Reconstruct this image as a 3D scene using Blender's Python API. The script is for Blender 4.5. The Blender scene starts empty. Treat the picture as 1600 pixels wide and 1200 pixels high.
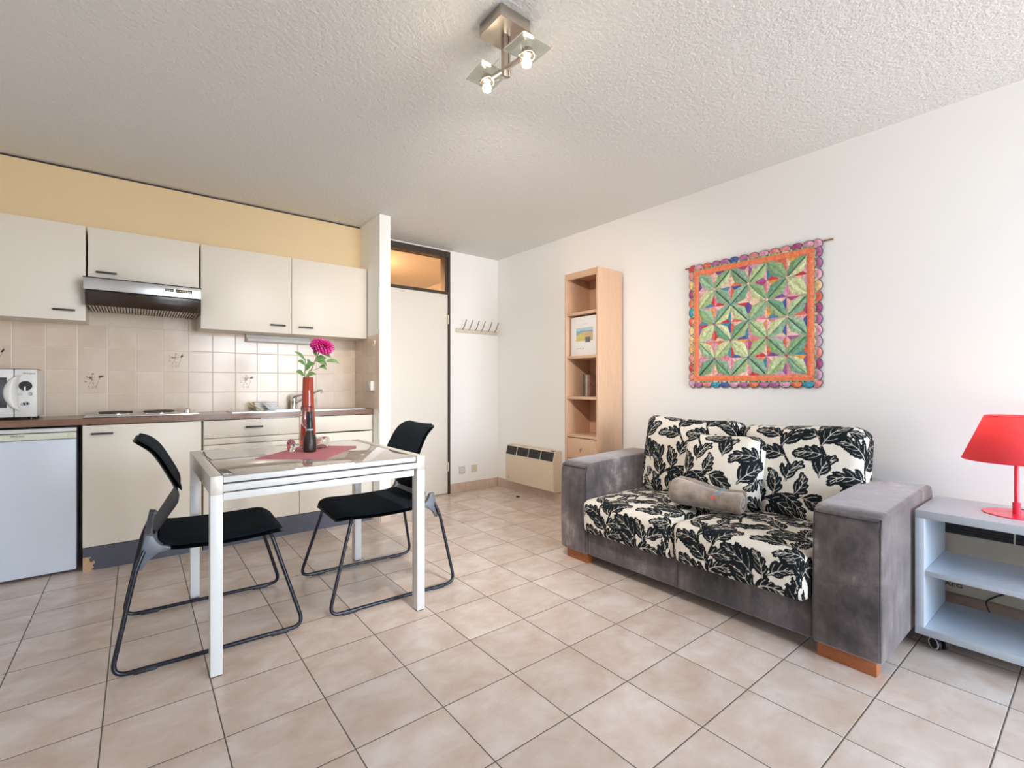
import bpy, bmesh, math, random
import numpy as np
from mathutils import Vector, Matrix
PI = math.pi
random.seed(7)
SC = bpy.context.scene
C = SC.collection

# ------------------------------------------------------------------ camera
cam_data = bpy.data.cameras.new('camera')
cam = bpy.data.objects.new('camera', cam_data)
C.objects.link(cam)
YAW = 0.67445
cam.location = (0, 0, 1.10)
cam.rotation_euler = (PI / 2, 0, -YAW)
cam_data.sensor_width = 36.0
cam_data.lens = 743.1 / 1600 * 36.0
cam_data.shift_x = -(808.3 - 800) / 1600
cam_data.shift_y = (601.55 - 600) / 1600
cam_data.clip_start = 0.02
SC.camera = cam

# ------------------------------------------------------------------ world and exposure
SC.view_settings.view_transform = 'Standard'
SC.view_settings.look = 'None'
SC.view_settings.gamma = 1.0
SC.view_settings.use_curve_mapping = False
SC.view_settings.exposure = 0.84
SC.cycles.use_denoising = True
SC.cycles.max_bounces = 14
SC.cycles.diffuse_bounces = 8
SC.cycles.glossy_bounces = 6
SC.cycles.transmission_bounces = 10
SC.cycles.transparent_max_bounces = 12
SC.cycles.sample_clamp_indirect = 8.0
SC.cycles.caustics_reflective = False
SC.cycles.caustics_refractive = False

world = bpy.data.worlds.new('daylight')
SC.world = world
world.use_nodes = True
wn = world.node_tree
wn.nodes.clear()
w_out = wn.nodes.new('ShaderNodeOutputWorld')
w_bg = wn.nodes.new('ShaderNodeBackground')
w_tc = wn.nodes.new('ShaderNodeTexCoord')
w_sep = wn.nodes.new('ShaderNodeSeparateXYZ')
w_map = wn.nodes.new('ShaderNodeMapRange')
w_ramp = wn.nodes.new('ShaderNodeValToRGB')
w_map.inputs['From Min'].default_value = -1.0
w_map.inputs['From Max'].default_value = 1.0
wn.links.new(w_tc.outputs['Generated'], w_sep.inputs[0])
wn.links.new(w_sep.outputs['Z'], w_map.inputs['Value'])
wn.links.new(w_map.outputs[0], w_ramp.inputs[0])
e = w_ramp.color_ramp.elements
e[0].position = 0.0
e[0].color = (0.50, 0.50, 0.51, 1)
e[1].position = 1.0
e[1].color = (0.50, 0.72, 1.0, 1)
x = e.new(0.485); x.color = (0.60, 0.60, 0.61, 1)
x = e.new(0.53); x.color = (0.80, 0.90, 1.0, 1)
wn.links.new(w_ramp.outputs[0], w_bg.inputs['Color'])
w_bg.inputs['Strength'].default_value = 12.2
wn.links.new(w_bg.outputs[0], w_out.inputs[0])

# the balcony window behind the camera lets the daylight in: a portal marks its opening
WX0, WX1, WZ0, WZ1, WY = 0.95, 3.02, 0.04, 2.40, -2.6
pl = bpy.data.lights.new('window_portal', 'AREA')
pl.shape = 'RECTANGLE'
pl.size = WX1 - WX0
pl.size_y = WZ1 - WZ0
pl.cycles.is_portal = True
plo = bpy.data.objects.new('window_portal', pl)
plo.location = ((WX0 + WX1) / 2, WY - 0.02, (WZ0 + WZ1) / 2)
plo.rotation_euler = (PI / 2, 0, 0)
C.objects.link(plo)


def lamp_light(name, loc, power, col, r=0.03, kind='POINT', **kw):
    l = bpy.data.lights.new(name, kind)
    l.energy = power
    l.color = col
    l.shadow_soft_size = r
    o = bpy.data.objects.new(name, l)
    o.location = loc
    if kind == 'SPOT':
        l.spot_size = kw['cone']
        l.spot_blend = 1.0
        o.rotation_euler = (Vector(kw['aim']) - Vector(loc)).to_track_quat('-Z', 'Y').to_euler()
    C.objects.link(o)
    return o


# ------------------------------------------------------------------ helpers: objects
def tag(o, label=None, cat=None, group=None, kind=None):
    if label: o['label'] = label
    if cat: o['category'] = cat
    if group: o['group'] = group
    if kind: o['kind'] = kind
    return o


def thing(name, label, cat, loc=(0, 0, 0), group=None, kind=None):
    o = bpy.data.objects.new(name, None)
    o.empty_display_size = 0.1
    o.location = loc
    C.objects.link(o)
    return tag(o, label, cat, group, kind)


def origin(o):
    v = Vector((0, 0, 0))
    while o is not None:
        v += o.location
        o = o.parent
    return v


class MB:
    """collects shapes in world coordinates, then links them as one mesh object"""
    def __init__(self):
        self.bm = bmesh.new()
        self.mi = 0

    def _merge(self, t, mat=None, sm=True):
        if mat is not None:
            bmesh.ops.transform(t, matrix=mat, verts=t.verts)
        for f in t.faces:
            f.material_index = self.mi
            f.smooth = sm
        me = bpy.data.meshes.new('t')
        t.to_mesh(me)
        t.free()
        self.bm.from_mesh(me)
        bpy.data.meshes.remove(me)
        return self

    def box(self, x0, x1, y0, y1, z0, z1, bev=0.0, seg=2, mat=None):
        t = bmesh.new()
        bmesh.ops.create_cube(t, size=1)
        bmesh.ops.transform(t, matrix=Matrix.Translation(((x0 + x1) / 2, (y0 + y1) / 2, (z0 + z1) / 2)) @ Matrix.Diagonal((abs(x1 - x0), abs(y1 - y0), abs(z1 - z0), 1)), verts=t.verts)
        if bev > 0:
            bmesh.ops.bevel(t, geom=t.edges[:], offset=bev, segments=seg, profile=0.5, affect='EDGES')
        return self._merge(t, mat, sm=False)

    def cyl(self, p0, p1, r0, r1=None, n=20, bev=0.0):
        r1 = r0 if r1 is None else r1
        p0, p1 = Vector(p0), Vector(p1)
        d = p1 - p0
        t = bmesh.new()
        bmesh.ops.create_cone(t, cap_ends=True, segments=n, radius1=r0, radius2=r1, depth=d.length)
        if bev > 0:
            ed = [ee for ee in t.edges if abs(ee.verts[0].co.z - ee.verts[1].co.z) < 1e-6]
            bmesh.ops.bevel(t, geom=ed, offset=bev, segments=2, profile=0.5, affect='EDGES')
        q = Vector((0, 0, 1)).rotation_difference(d.normalized())
        return self._merge(t, Matrix.Translation((p0 + p1) / 2) @ q.to_matrix().to_4x4())

    def tube(self, pts, r, n=10, closed=False, cap=True):
        pts = [Vector(p) for p in pts]
        m = len(pts)
        rr = r if isinstance(r, (list, tuple)) else [r] * m
        t = bmesh.new()
        rings = []
        prev = None
        for i, p in enumerate(pts):
            if closed:
                d = (pts[(i + 1) % m] - pts[i - 1]).normalized()
            else:
                d = (pts[min(i + 1, m - 1)] - pts[max(i - 1, 0)]).normalized()
            if prev is None:
                a = Vector((0, 0, 1)) if abs(d.z) < 0.9 else Vector((1, 0, 0))
                nrm = d.cross(a).normalized()
            else:
                nrm = (prev - d * prev.dot(d)).normalized()
            prev = nrm
            b = d.cross(nrm)
            rings.append([t.verts.new(p + rr[i] * (math.cos(2 * PI * k / n) * nrm + math.sin(2 * PI * k / n) * b)) for k in range(n)])
        for i in range(m if closed else m - 1):
            A, B = rings[i], rings[(i + 1) % m]
            for k in range(n):
                t.faces.new((A[k], A[(k + 1) % n], B[(k + 1) % n], B[k]))
        if cap and not closed:
            t.faces.new(rings[0][::-1])
            t.faces.new(rings[-1])
        bmesh.ops.recalc_face_normals(t, faces=t.faces[:])
        return self._merge(t)

    def lathe(self, prof, c=(0, 0, 0), n=32, axis=None):
        """prof: list of (radius, height); axis: direction of the height"""
        t = bmesh.new()
        rings = []
        for r, h in prof:
            if r < 1e-6:
                rings.append([t.verts.new((0, 0, h))])
            else:
                rings.append([t.verts.new((r * math.cos(2 * PI * k / n), r * math.sin(2 * PI * k / n), h)) for k in range(n)])
        for A, B in zip(rings[:-1], rings[1:]):
            for k in range(n):
                k2 = (k + 1) % n
                if len(A) == 1 and len(B) == 1: continue
                if len(A) == 1: t.faces.new((A[0], B[k2], B[k]))
                elif len(B) == 1: t.faces.new((A[k], A[k2], B[0]))
                else: t.faces.new((A[k], A[k2], B[k2], B[k]))
        bmesh.ops.recalc_face_normals(t, faces=t.faces[:])
        m = Matrix.Translation(c)
        if axis is not None:
            m = m @ Vector((0, 0, 1)).rotation_difference(Vector(axis).normalized()).to_matrix().to_4x4()
        return self._merge(t, m)

    def prism(self, poly, axis, a0, a1, bev=0.0, seg=2, sm=False):
        """poly of 2D points extruded along axis 'x' (poly y,z), 'y' (poly x,z) or 'z' (poly x,y)"""
        t = bmesh.new()
        def P(u, v, a):
            return {'x': (a, u, v), 'y': (u, a, v), 'z': (u, v, a)}[axis]
        A = [t.verts.new(P(u, v, a0)) for u, v in poly]
        B = [t.verts.new(P(u, v, a1)) for u, v in poly]
        n = len(poly)
        t.faces.new(A)
        t.faces.new(B[::-1])
        for k in range(n):
            t.faces.new((A[k], B[k], B[(k + 1) % n], A[(k + 1) % n]))
        bmesh.ops.recalc_face_normals(t, faces=t.faces[:])
        if bev > 0:
            bmesh.ops.bevel(t, geom=t.edges[:], offset=bev, segments=seg, profile=0.5, affect='EDGES', clamp_overlap=True)
        return self._merge(t, sm=sm)

    def grid(self, P, closed_u=False):
        """P: rows of points -> quads"""
        t = bmesh.new()
        V = [[t.verts.new(p) for p in row] for row in P]
        for i in range(len(V) - 1):
            m = len(V[i])
            for j in range(m if closed_u else m - 1):
                t.faces.new((V[i][j], V[i][(j + 1) % m], V[i + 1][(j + 1) % m], V[i + 1][j]))
        bmesh.ops.recalc_face_normals(t, faces=t.faces[:])
        return self._merge(t)

    def raw(self, verts, faces):
        t = bmesh.new()
        V = [t.verts.new(v) for v in verts]
        for f in faces:
            t.faces.new([V[k] for k in f])
        return self._merge(t)

    def build(self, name, mats, parent=None, smooth=True, angle=40):
        off = origin(parent) if parent is not None else Vector((0, 0, 0))
        if off.length > 0:
            bmesh.ops.translate(self.bm, vec=-off, verts=self.bm.verts)
        me = bpy.data.meshes.new(name)
        self.bm.to_mesh(me)
        self.bm.free()
        if not isinstance(mats, (list, tuple)):
            mats = [mats]
        for m in mats:
            me.materials.append(m)
        if not smooth:
            me.polygons.foreach_set('use_smooth', [False] * len(me.polygons))
        elif len(me.polygons):
            me.set_sharp_from_angle(angle=math.radians(angle))
        o = bpy.data.objects.new(name, me)
        C.objects.link(o)
        if parent is not None:
            o.parent = parent
        return o


def mesh_np(name, V, F, mat, parent=None, attr=None, cattr=None, smooth=True):
    """mesh from numpy vertices and quads; attr: per-vertex float; cattr: per-vertex colour"""
    off = np.array(origin(parent)) if parent is not None else np.zeros(3)
    me = bpy.data.meshes.new(name)
    me.from_pydata((np.asarray(V) - off).tolist(), [], [list(f) for f in F])
    if attr is not None:
        a = me.attributes.new('pattern', 'FLOAT', 'POINT')
        a.data.foreach_set('value', np.asarray(attr, np.float32))
    if cattr is not None:
        a = me.attributes.new('dye', 'FLOAT_COLOR', 'POINT')
        a.data.foreach_set('color', np.asarray(cattr, np.float32).ravel())
    me.materials.append(mat)
    if smooth:
        me.polygons.foreach_set('use_smooth', [True] * len(me.polygons))
    o = bpy.data.objects.new(name, me)
    C.objects.link(o)
    if parent is not None:
        o.parent = parent
    return o


def text(name, s, size, loc, rot, mat, parent, ext=0.0004, sx=1.0):
    cu = bpy.data.curves.new(name, 'FONT')
    cu.body = s
    cu.size = size
    cu.extrude = ext
    cu.align_x = 'CENTER'
    cu.align_y = 'CENTER'
    t = bpy.data.objects.new('tmp', cu)
    C.objects.link(t)
    dg = bpy.context.evaluated_depsgraph_get()
    dg.update()
    me = bpy.data.meshes.new_from_object(t.evaluated_get(dg))
    bpy.data.objects.remove(t)
    me.name = name
    M4 = Matrix.Translation(Vector(loc) - origin(parent)) @ rot.to_4x4() @ Matrix.Diagonal((sx, 1, 1, 1))
    me.transform(M4)
    me.materials.clear()
    me.materials.append(mat)
    o = bpy.data.objects.new(name, me)
    C.objects.link(o)
    o.parent = parent
    return o


ROT_MY = Matrix.Rotation(PI / 2, 3, 'X')                                   # text facing -Y
ROT_MX = Matrix.Rotation(-PI / 2, 3, 'Z') @ Matrix.Rotation(PI / 2, 3, 'X')  # text facing -X


# ------------------------------------------------------------------ helpers: materials
def lin(h):
    h = h.lstrip('#')
    c = [int(h[i:i + 2], 16) / 255 for i in (0, 2, 4)]
    return tuple(x / 12.92 if x <= 0.04045 else ((x + 0.055) / 1.055) ** 2.4 for x in c)


class NT:
    def __init__(self, name):
        self.m = bpy.data.materials.new(name)
        self.m.use_nodes = True
        self.t = self.m.node_tree
        self.b = self.t.nodes['Principled BSDF']
        self.out = self.t.nodes['Material Output']

    def n(self, typ, **kw):
        nd = self.t.nodes.new(typ)
        for k, v in kw.items():
            setattr(nd, k, v)
        return nd

    def l(self, a, b):
        self.t.links.new(a, b)

    def math(self, op, a, b=None, c=None, clamp=False):
        nd = self.n('ShaderNodeMath', operation=op)
        nd.use_clamp = clamp
        for i, v in enumerate((a, b, c)):
            if v is None: continue
            if isinstance(v, (int, float)): nd.inputs[i].default_value = v
            else: self.l(v, nd.inputs[i])
        return nd.outputs[0]

    def noise(self, scale, detail=4, vec=None, rough=0.55, stretch=None, dist=0.0):
        nd = self.n('ShaderNodeTexNoise')
        nd.inputs['Scale'].default_value = scale
        nd.inputs['Detail'].default_value = detail
        nd.inputs['Roughness'].default_value = rough
        nd.inputs['Distortion'].default_value = dist
        if vec is None:
            vec = self.n('ShaderNodeTexCoord').outputs['Object']
        if stretch:
            mp = self.n('ShaderNodeMapping')
            mp.inputs['Scale'].default_value = stretch
            self.l(vec, mp.inputs[0])
            vec = mp.outputs[0]
        self.l(vec, nd.inputs['Vector'])
        return nd.outputs['Fac']

    def ramp(self, fac, stops):
        nd = self.n('ShaderNodeValToRGB')
        el = nd.color_ramp.elements
        el[0].position, el[0].color = stops[0][0], (*stops[0][1], 1)
        el[1].position, el[1].color = stops[-1][0], (*stops[-1][1], 1)
        for p, c in stops[1:-1]:
            q = el.new(p)
            q.color = (*c, 1)
        self.l(fac, nd.inputs[0])
        return nd.outputs[0]

    def mix(self, fac, a, b, blend='MIX'):
        nd = self.n('ShaderNodeMix', data_type='RGBA', blend_type=blend)
        for s, v in ((nd.inputs[0], fac), (nd.inputs[6], a), (nd.inputs[7], b)):
            if isinstance(v, (int, float)): s.default_value = v
            elif isinstance(v, tuple): s.default_value = (*v[:3], 1)
            else: self.l(v, s)
        return nd.outputs[2]

    def maprange(self, v, a, b, c=0.0, d=1.0, smooth=False):
        nd = self.n('ShaderNodeMapRange')
        if smooth: nd.interpolation_type = 'SMOOTHSTEP'
        for i, x in zip((1, 2, 3, 4), (a, b, c, d)):
            nd.inputs[i].default_value = x
        self.l(v, nd.inputs[0])
        return nd.outputs[0]

    def bump(self, h, strength, dist=0.01):
        nd = self.n('ShaderNodeBump')
        nd.inputs['Strength'].default_value = strength
        nd.inputs['Distance'].default_value = dist
        self.l(h, nd.inputs['Height'])
        self.l(nd.outputs[0], self.b.inputs['Normal'])

    def set(self, **kw):
        for k, v in kw.items():
            k = k.replace('_', ' ')
            s = self.b.inputs[k]
            if isinstance(v, tuple): s.default_value = (*v[:3], 1)
            elif isinstance(v, (int, float)): s.default_value = v
            else: self.l(v, s)
        return self


def mat(name, col, rough=0.5, metal=0.0, var=None, bump=None, **kw):
    """var = (scale, amount[, stretch]); bump = (scale, strength, distance[, stretch])"""
    if isinstance(col, str): col = lin(col)
    t = NT(name)
    t.set(Base_Color=col, Roughness=rough, Metallic=metal)
    if var:
        f = t.noise(var[0], 5, stretch=var[2] if len(var) > 2 else None)
        lo = tuple(c * (1 - var[1]) for c in col)
        hi = tuple(min(1, c * (1 + var[1])) for c in col)
        t.set(Base_Color=t.ramp(f, [(0.25, lo), (0.75, hi)]))
    if bump:
        f = t.noise(bump[0], 3, stretch=bump[3] if len(bump) > 3 else None)
        t.bump(f, bump[1], bump[2])
    t.set(**kw)
    return t.m


def emit(name, col, strength):
    t = NT(name)
    t.set(Base_Color=col, Emission_Color=col, Emission_Strength=strength)
    return t.m


# ------------------------------------------------------------------ materials
M = {}
M['wall'] = mat('wall_paint', (0.885, 0.89, 0.88), 0.75, bump=(60, 0.12, 0.004), var=(1.2, 0.015))
M['ceiling'] = None
t = NT('ceiling_plaster')
f1 = t.noise(62, 5, rough=0.6)
t.set(Base_Color=(0.785, 0.785, 0.765), Roughness=0.9)
t.bump(t.ramp(f1, [(0.35, (0, 0, 0)), (0.7, (1, 1, 1))]), 0.5, 0.010)
M['ceiling'] = t.m
M['soffit'] = mat('soffit_paint', (0.79, 0.63, 0.385), 0.6, var=(2.0, 0.02))
M['cream'] = mat('cream_laminate', (0.79, 0.74, 0.65), 0.42, var=(60, 0.012, (8, 8, 0.4)))
M['carcass'] = mat('carcass_board', (0.66, 0.58, 0.47), 0.6, var=(20, 0.04))
M['chipboard'] = mat('bare_chipboard', (0.55, 0.36, 0.21), 0.9, var=(140, 0.35), bump=(160, 0.5, 0.003))
M['joint_shade'] = mat('joint_shade_strip', (0.055, 0.04, 0.035), 0.5)
M['plinth'] = mat('slate_plinth', (0.075, 0.078, 0.105), 0.5, var=(6, 0.12))
M['handle_black'] = mat('black_handle', (0.025, 0.02, 0.018), 0.4)
M['worktop'] = mat('walnut_worktop', (0.22, 0.125, 0.085), 0.22, var=(14, 0.3, (1, 14, 14)))
M['steel'] = mat('brushed_steel', (0.62, 0.63, 0.64), 0.28, 1.0, var=(30, 0.12, (1, 40, 40)))
M['nickel'] = mat('satin_nickel', (0.52, 0.46, 0.40), 0.33, 1.0, var=(30, 0.06, (30, 30, 1)))
M['chrome'] = mat('chrome', (0.85, 0.86, 0.87), 0.08, 1.0, bump=(3, 0.02, 0.002))
M['iron'] = mat('cast_iron_plate', (0.075, 0.045, 0.035), 0.55, var=(40, 0.2))
M['white_plastic'] = mat('white_plastic', (0.80, 0.80, 0.78), 0.35, var=(4, 0.02))
M['fridge_white'] = mat('fridge_enamel', (0.68, 0.75, 0.86), 0.32, var=(3, 0.02), bump=(90, 0.05, 0.002))
M['fridge_band'] = mat('fridge_band_plastic', (0.72, 0.74, 0.60), 0.4, var=(4, 0.03))
M['grey_print'] = mat('grey_print', (0.16, 0.16, 0.17), 0.5, var=(30, 0.1))
M['black_plastic'] = mat('black_plastic', (0.018, 0.018, 0.02), 0.35, var=(20, 0.1))
M['smoke'] = mat('smoked_visor', (0.035, 0.022, 0.014), 0.18, var=(20, 0.2))
M['table_white'] = mat('white_table_lacquer', (0.70, 0.705, 0.705), 0.3, var=(40, 0.015, (1, 20, 20)))
M['table_side'] = mat('shaded_table_side', (0.66, 0.62, 0.57), 0.35, 0.15, var=(60, 0.03, (1, 1, 20)))  # side rails: shade of the table's sides put into a darker, warmer tone
M['table_glass'] = mat('taupe_table_glass', (0.50, 0.465, 0.445), 0.0, 0.55, Specular_IOR_Level=1.0, IOR=1.75, var=(2, 0.02))
M['glass_edge'] = mat('glass_edge', (0.62, 0.70, 0.66), 0.1, var=(4, 0.03))
M['gap_dark'] = mat('dark_parts_and_gap_shade', (0.03, 0.032, 0.04), 0.5)  # hood body and foot caps; also paints the shade in the table's gaps
M['chair_fabric'] = mat('black_chair_fabric', (0.011, 0.017, 0.025), 0.9, bump=(900, 0.35, 0.001), Specular_IOR_Level=0.15, var=(8, 0.15))
M['chair_shell'] = mat('charcoal_chair_shell', (0.007, 0.008, 0.010), 0.5, Specular_IOR_Level=0.2, var=(20, 0.1), bump=(400, 0.08, 0.001))
M['chair_grey'] = mat('grey_chair_bracket', (0.13, 0.145, 0.175), 0.4, var=(20, 0.06))
M['chair_tube'] = mat('black_steel_tube', (0.018, 0.02, 0.03), 0.28, 0.35, var=(20, 0.1))
M['suede'] = None
t = NT('grey_suede')
fa = t.noise(3.2, 6, rough=0.62, dist=0.4)
fb = t.noise(26, 4, stretch=(1, 1, 0.35))
mx = t.math('ADD', t.math('MULTIPLY', fa, 0.8), t.math('MULTIPLY', fb, 0.22))
t.set(Base_Color=t.ramp(mx, [(0.39, (0.034, 0.029, 0.032)), (0.49, (0.078, 0.066, 0.070)), (0.58, (0.14, 0.122, 0.124)), (0.67, (0.36, 0.33, 0.325))]), Roughness=0.9, Sheen_Weight=0.75, Sheen_Roughness=0.45, Sheen_Tint=(0.95, 0.88, 0.88))
t.bump(fb, 0.12, 0.004)
M['suede'] = t.m
M['seam'] = mat('dark_seam_thread', (0.035, 0.03, 0.033), 0.9, var=(90, 0.2))
t = NT('acanthus_fabric')
at = t.n('ShaderNodeAttribute', attribute_name='pattern')
k = t.maprange(at.outputs['Fac'], -0.0011, 0.0011)
fb = t.noise(240, 2)
t.set(Base_Color=t.mix(k, (0.010, 0.015, 0.019), t.ramp(fb, [(0.3, (0.70, 0.66, 0.59)), (0.7, (0.80, 0.77, 0.70))])), Roughness=0.9, Specular_IOR_Level=0.15)
t.bump(t.noise(700, 2), 0.25, 0.001)
M['acanthus'] = t.m
M['wood_foot'] = mat('cherry_wood', (0.36, 0.115, 0.04), 0.45, var=(22, 0.25, (14, 1, 14)))
M['beech'] = mat('beech_veneer', (0.61, 0.40, 0.265), 0.45, var=(16, 0.10, (9, 9, 0.5)))
M['beech_dark'] = mat('beech_back_panel', (0.60, 0.37, 0.25), 0.5, var=(16, 0.10, (9, 9, 0.5)))
M['heater'] = mat('beige_heater_enamel', (0.69, 0.59, 0.45), 0.4, var=(5, 0.03))
M['grille'] = mat('black_grille', (0.02, 0.02, 0.022), 0.45, var=(30, 0.15))
M['trolley'] = mat('grey_blue_laminate', (0.52, 0.585, 0.67), 0.28, var=(6, 0.02))
M['red_metal'] = mat('red_lacquer', (0.78, 0.035, 0.075), 0.22, var=(6, 0.04))
M['rubber'] = mat('black_rubber', (0.02, 0.021, 0.025), 0.5, var=(20, 0.15))
M['grey_ring'] = mat('grey_wheel_ring', (0.55, 0.56, 0.58), 0.35, var=(20, 0.05))
M['frame_brown'] = mat('dark_brown_door_frame', (0.05, 0.034, 0.026), 0.45, var=(20, 0.15, (1, 1, 0.1)))
M['door'] = mat('cream_door_paint', (0.80, 0.77, 0.715), 0.45, var=(30, 0.012, (6, 6, 0.4)))
M['skirting'] = mat('skirting_tile', (0.60, 0.475, 0.395), 0.35, var=(9, 0.12))
M['sock_grey'] = mat('pale_grey_socket', (0.60, 0.62, 0.60), 0.4, var=(20, 0.03))
M['sock_beige'] = mat('beige_socket', (0.70, 0.64, 0.50), 0.4, var=(20, 0.03))
M['rack_beige'] = mat('beige_rack', (0.66, 0.59, 0.46), 0.4, var=(40, 0.05))
M['peg'] = mat('grey_peg_metal', (0.36, 0.33, 0.29), 0.35, 0.7, var=(40, 0.05))
M['paper'] = mat('white_paper', (0.80, 0.80, 0.80), 0.6, var=(6, 0.02))
M['fleece'] = mat('taupe_fleece', (0.29, 0.235, 0.195), 0.95, var=(13, 0.5), bump=(70, 0.5, 0.008), Sheen_Weight=0.6, Sheen_Roughness=0.5)
M['fleece_in'] = mat('pale_fleece_lining', (0.48, 0.42, 0.38), 0.95, var=(30, 0.25), bump=(60, 0.6, 0.008), Sheen_Weight=0.5)
M['thread_red'] = mat('red_thread', (0.72, 0.09, 0.07), 0.8, var=(120, 0.2))
M['thread_blue'] = mat('blue_thread', (0.14, 0.30, 0.48), 0.8, var=(120, 0.3))
M['mat_pink'] = mat('pink_placemat', (0.48, 0.17, 0.205), 0.75, var=(60, 0.08), bump=(300, 0.3, 0.001))
M['bottle'] = mat('matte_black_bottle', (0.022, 0.017, 0.017), 0.38, var=(10, 0.15))
M['foil'] = mat('black_foil', (0.012, 0.014, 0.018), 0.3, var=(30, 0.2))
M['gold'] = mat('gold_print', (0.30, 0.20, 0.11), 0.4, 0.5, var=(30, 0.1))
t = NT('clear_glass')
t.set(Base_Color=(1, 1, 1), Roughness=0.0, Transmission_Weight=1.0, IOR=1.48)
t.bump(t.noise(2), 0.01, 0.001)
M['glass'] = t.m
t = NT('red_glass')
t.set(Base_Color=t.ramp(t.noise(2), [(0.3, (0.80, 0.10, 0.04)), (0.7, (0.88, 0.14, 0.06))]), Roughness=0.02, Transmission_Weight=0.72, IOR=1.5, Coat_Weight=0.6, Coat_Roughness=0.02)
M['red_glass'] = t.m
t = NT('window_pane')
tr = t.n('ShaderNodeBsdfTransparent')
gl = t.n('ShaderNodeBsdfGlossy')
gl.inputs['Roughness'].default_value = 0.02
ms = t.n('ShaderNodeMixShader')
fr = t.n('ShaderNodeFresnel')
fr.inputs['IOR'].default_value = 1.45
t.l(fr.outputs[0], ms.inputs[0]); t.l(tr.outputs[0], ms.inputs[1]); t.l(gl.outputs[0], ms.inputs[2])
t.l(ms.outputs[0], t.out.inputs[0])
M['pane'] = t.m
t = NT('frosted_plate')
tr = t.n('ShaderNodeBsdfTransparent')
tr.inputs[0].default_value = (0.93, 0.96, 0.94, 1)
gl = t.n('ShaderNodeBsdfGlossy')
gl.inputs['Roughness'].default_value = 0.15
tl = t.n('ShaderNodeBsdfTranslucent')
tl.inputs[0].default_value = (0.75, 0.8, 0.76, 1)
m1 = t.n('ShaderNodeMixShader'); m1.inputs[0].default_value = 0.35
m2 = t.n('ShaderNodeMixShader'); m2.inputs[0].default_value = 0.12
t.l(tr.outputs[0], m1.inputs[1]); t.l(tl.outputs[0], m1.inputs[2])
t.l(m1.outputs[0], m2.inputs[1]); t.l(gl.outputs[0], m2.inputs[2])
t.l(m2.outputs[0], t.out.inputs[0])
M['plate_glass'] = t.m
t = NT('red_shade_cloth')
df = t.n('ShaderNodeBsdfDiffuse'); tl = t.n('ShaderNodeBsdfTranslucent'); ms = t.n('ShaderNodeMixShader')
cc = t.ramp(t.noise(300, 2), [(0.3, (0.60, 0.060, 0.075)), (0.7, (0.68, 0.08, 0.095))])
t.l(cc, df.inputs[0]); t.l(cc, tl.inputs[0])
ms.inputs[0].default_value = 0.36
t.l(df.outputs[0], ms.inputs[1]); t.l(tl.outputs[0], ms.inputs[2]); t.l(ms.outputs[0], t.out.inputs[0])
M['shade'] = t.m
M['bulb'] = emit('lit_bulb', (1.0, 0.86, 0.66), 28.0)
M['bulb_dim'] = emit('dim_lit_bulb', (1.0, 0.80, 0.55), 5.0)
M['wadding'] = mat('quilt_backing_cotton', (0.42, 0.40, 0.32), 0.85, var=(60, 0.2))
M['petal'] = None
t = NT('magenta_petal')
t.set(Base_Color=t.ramp(t.noise(40, 3), [(0.3, (0.72, 0.04, 0.33)), (0.7, (0.90, 0.14, 0.52))]), Roughness=0.55, Subsurface_Weight=0.0)
M['petal'] = t.m
M['leaf'] = mat('green_leaf', (0.12, 0.25, 0.07), 0.5, var=(60, 0.3))
M['stem'] = mat('brown_green_stem', (0.22, 0.19, 0.09), 0.6, var=(40, 0.2))
M['block_red'] = mat('red_brown_plastic', (0.12, 0.03, 0.015), 0.35, var=(60, 0.2))
M['yellow_cloth'] = mat('yellow_sponge_cloth', (0.72, 0.66, 0.28), 0.85, var=(40, 0.15), bump=(200, 0.4, 0.002))
M['blue_cloth'] = mat('pale_blue_cloth', (0.60, 0.70, 0.72), 0.85, var=(40, 0.1), bump=(200, 0.4, 0.002))
M['booklet'] = mat('grey_blue_booklet', (0.40, 0.42, 0.50), 0.5, var=(30, 0.1))
M['rod'] = mat('brown_wood_rod', (0.30, 0.17, 0.09), 0.5, var=(30, 0.2, (10, 1, 10)))
t = NT('quilt_cotton')
at = t.n('ShaderNodeAttribute', attribute_name='dye')
p1 = t.noise(55, 4, rough=0.6)
p2 = t.noise(140, 3)
shade = t.ramp(p1, [(0.3, (0.62, 0.62, 0.62)), (0.5, (1, 1, 1)), (0.72, (1.35, 1.32, 1.25))])
t.set(Base_Color=t.mix(1.0, at.outputs['Color'], shade, 'MULTIPLY'), Roughness=0.85, Sheen_Weight=0.2)
t.bump(p2, 0.35, 0.004)
M['quilt'] = t.m
t = NT('quilt_sash')
wv = t.noise(90, 3, stretch=(1, 1, 1))
t.set(Base_Color=t.ramp(wv, [(0.3, (0.80, 0.17, 0.07)), (0.7, (0.90, 0.30, 0.16))]), Roughness=0.8)
t.bump(wv, 0.6, 0.006)
M['sash'] = t.m
M['binding'] = mat('teal_grey_binding', (0.085, 0.095, 0.10), 0.8, var=(80, 0.3))

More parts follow.
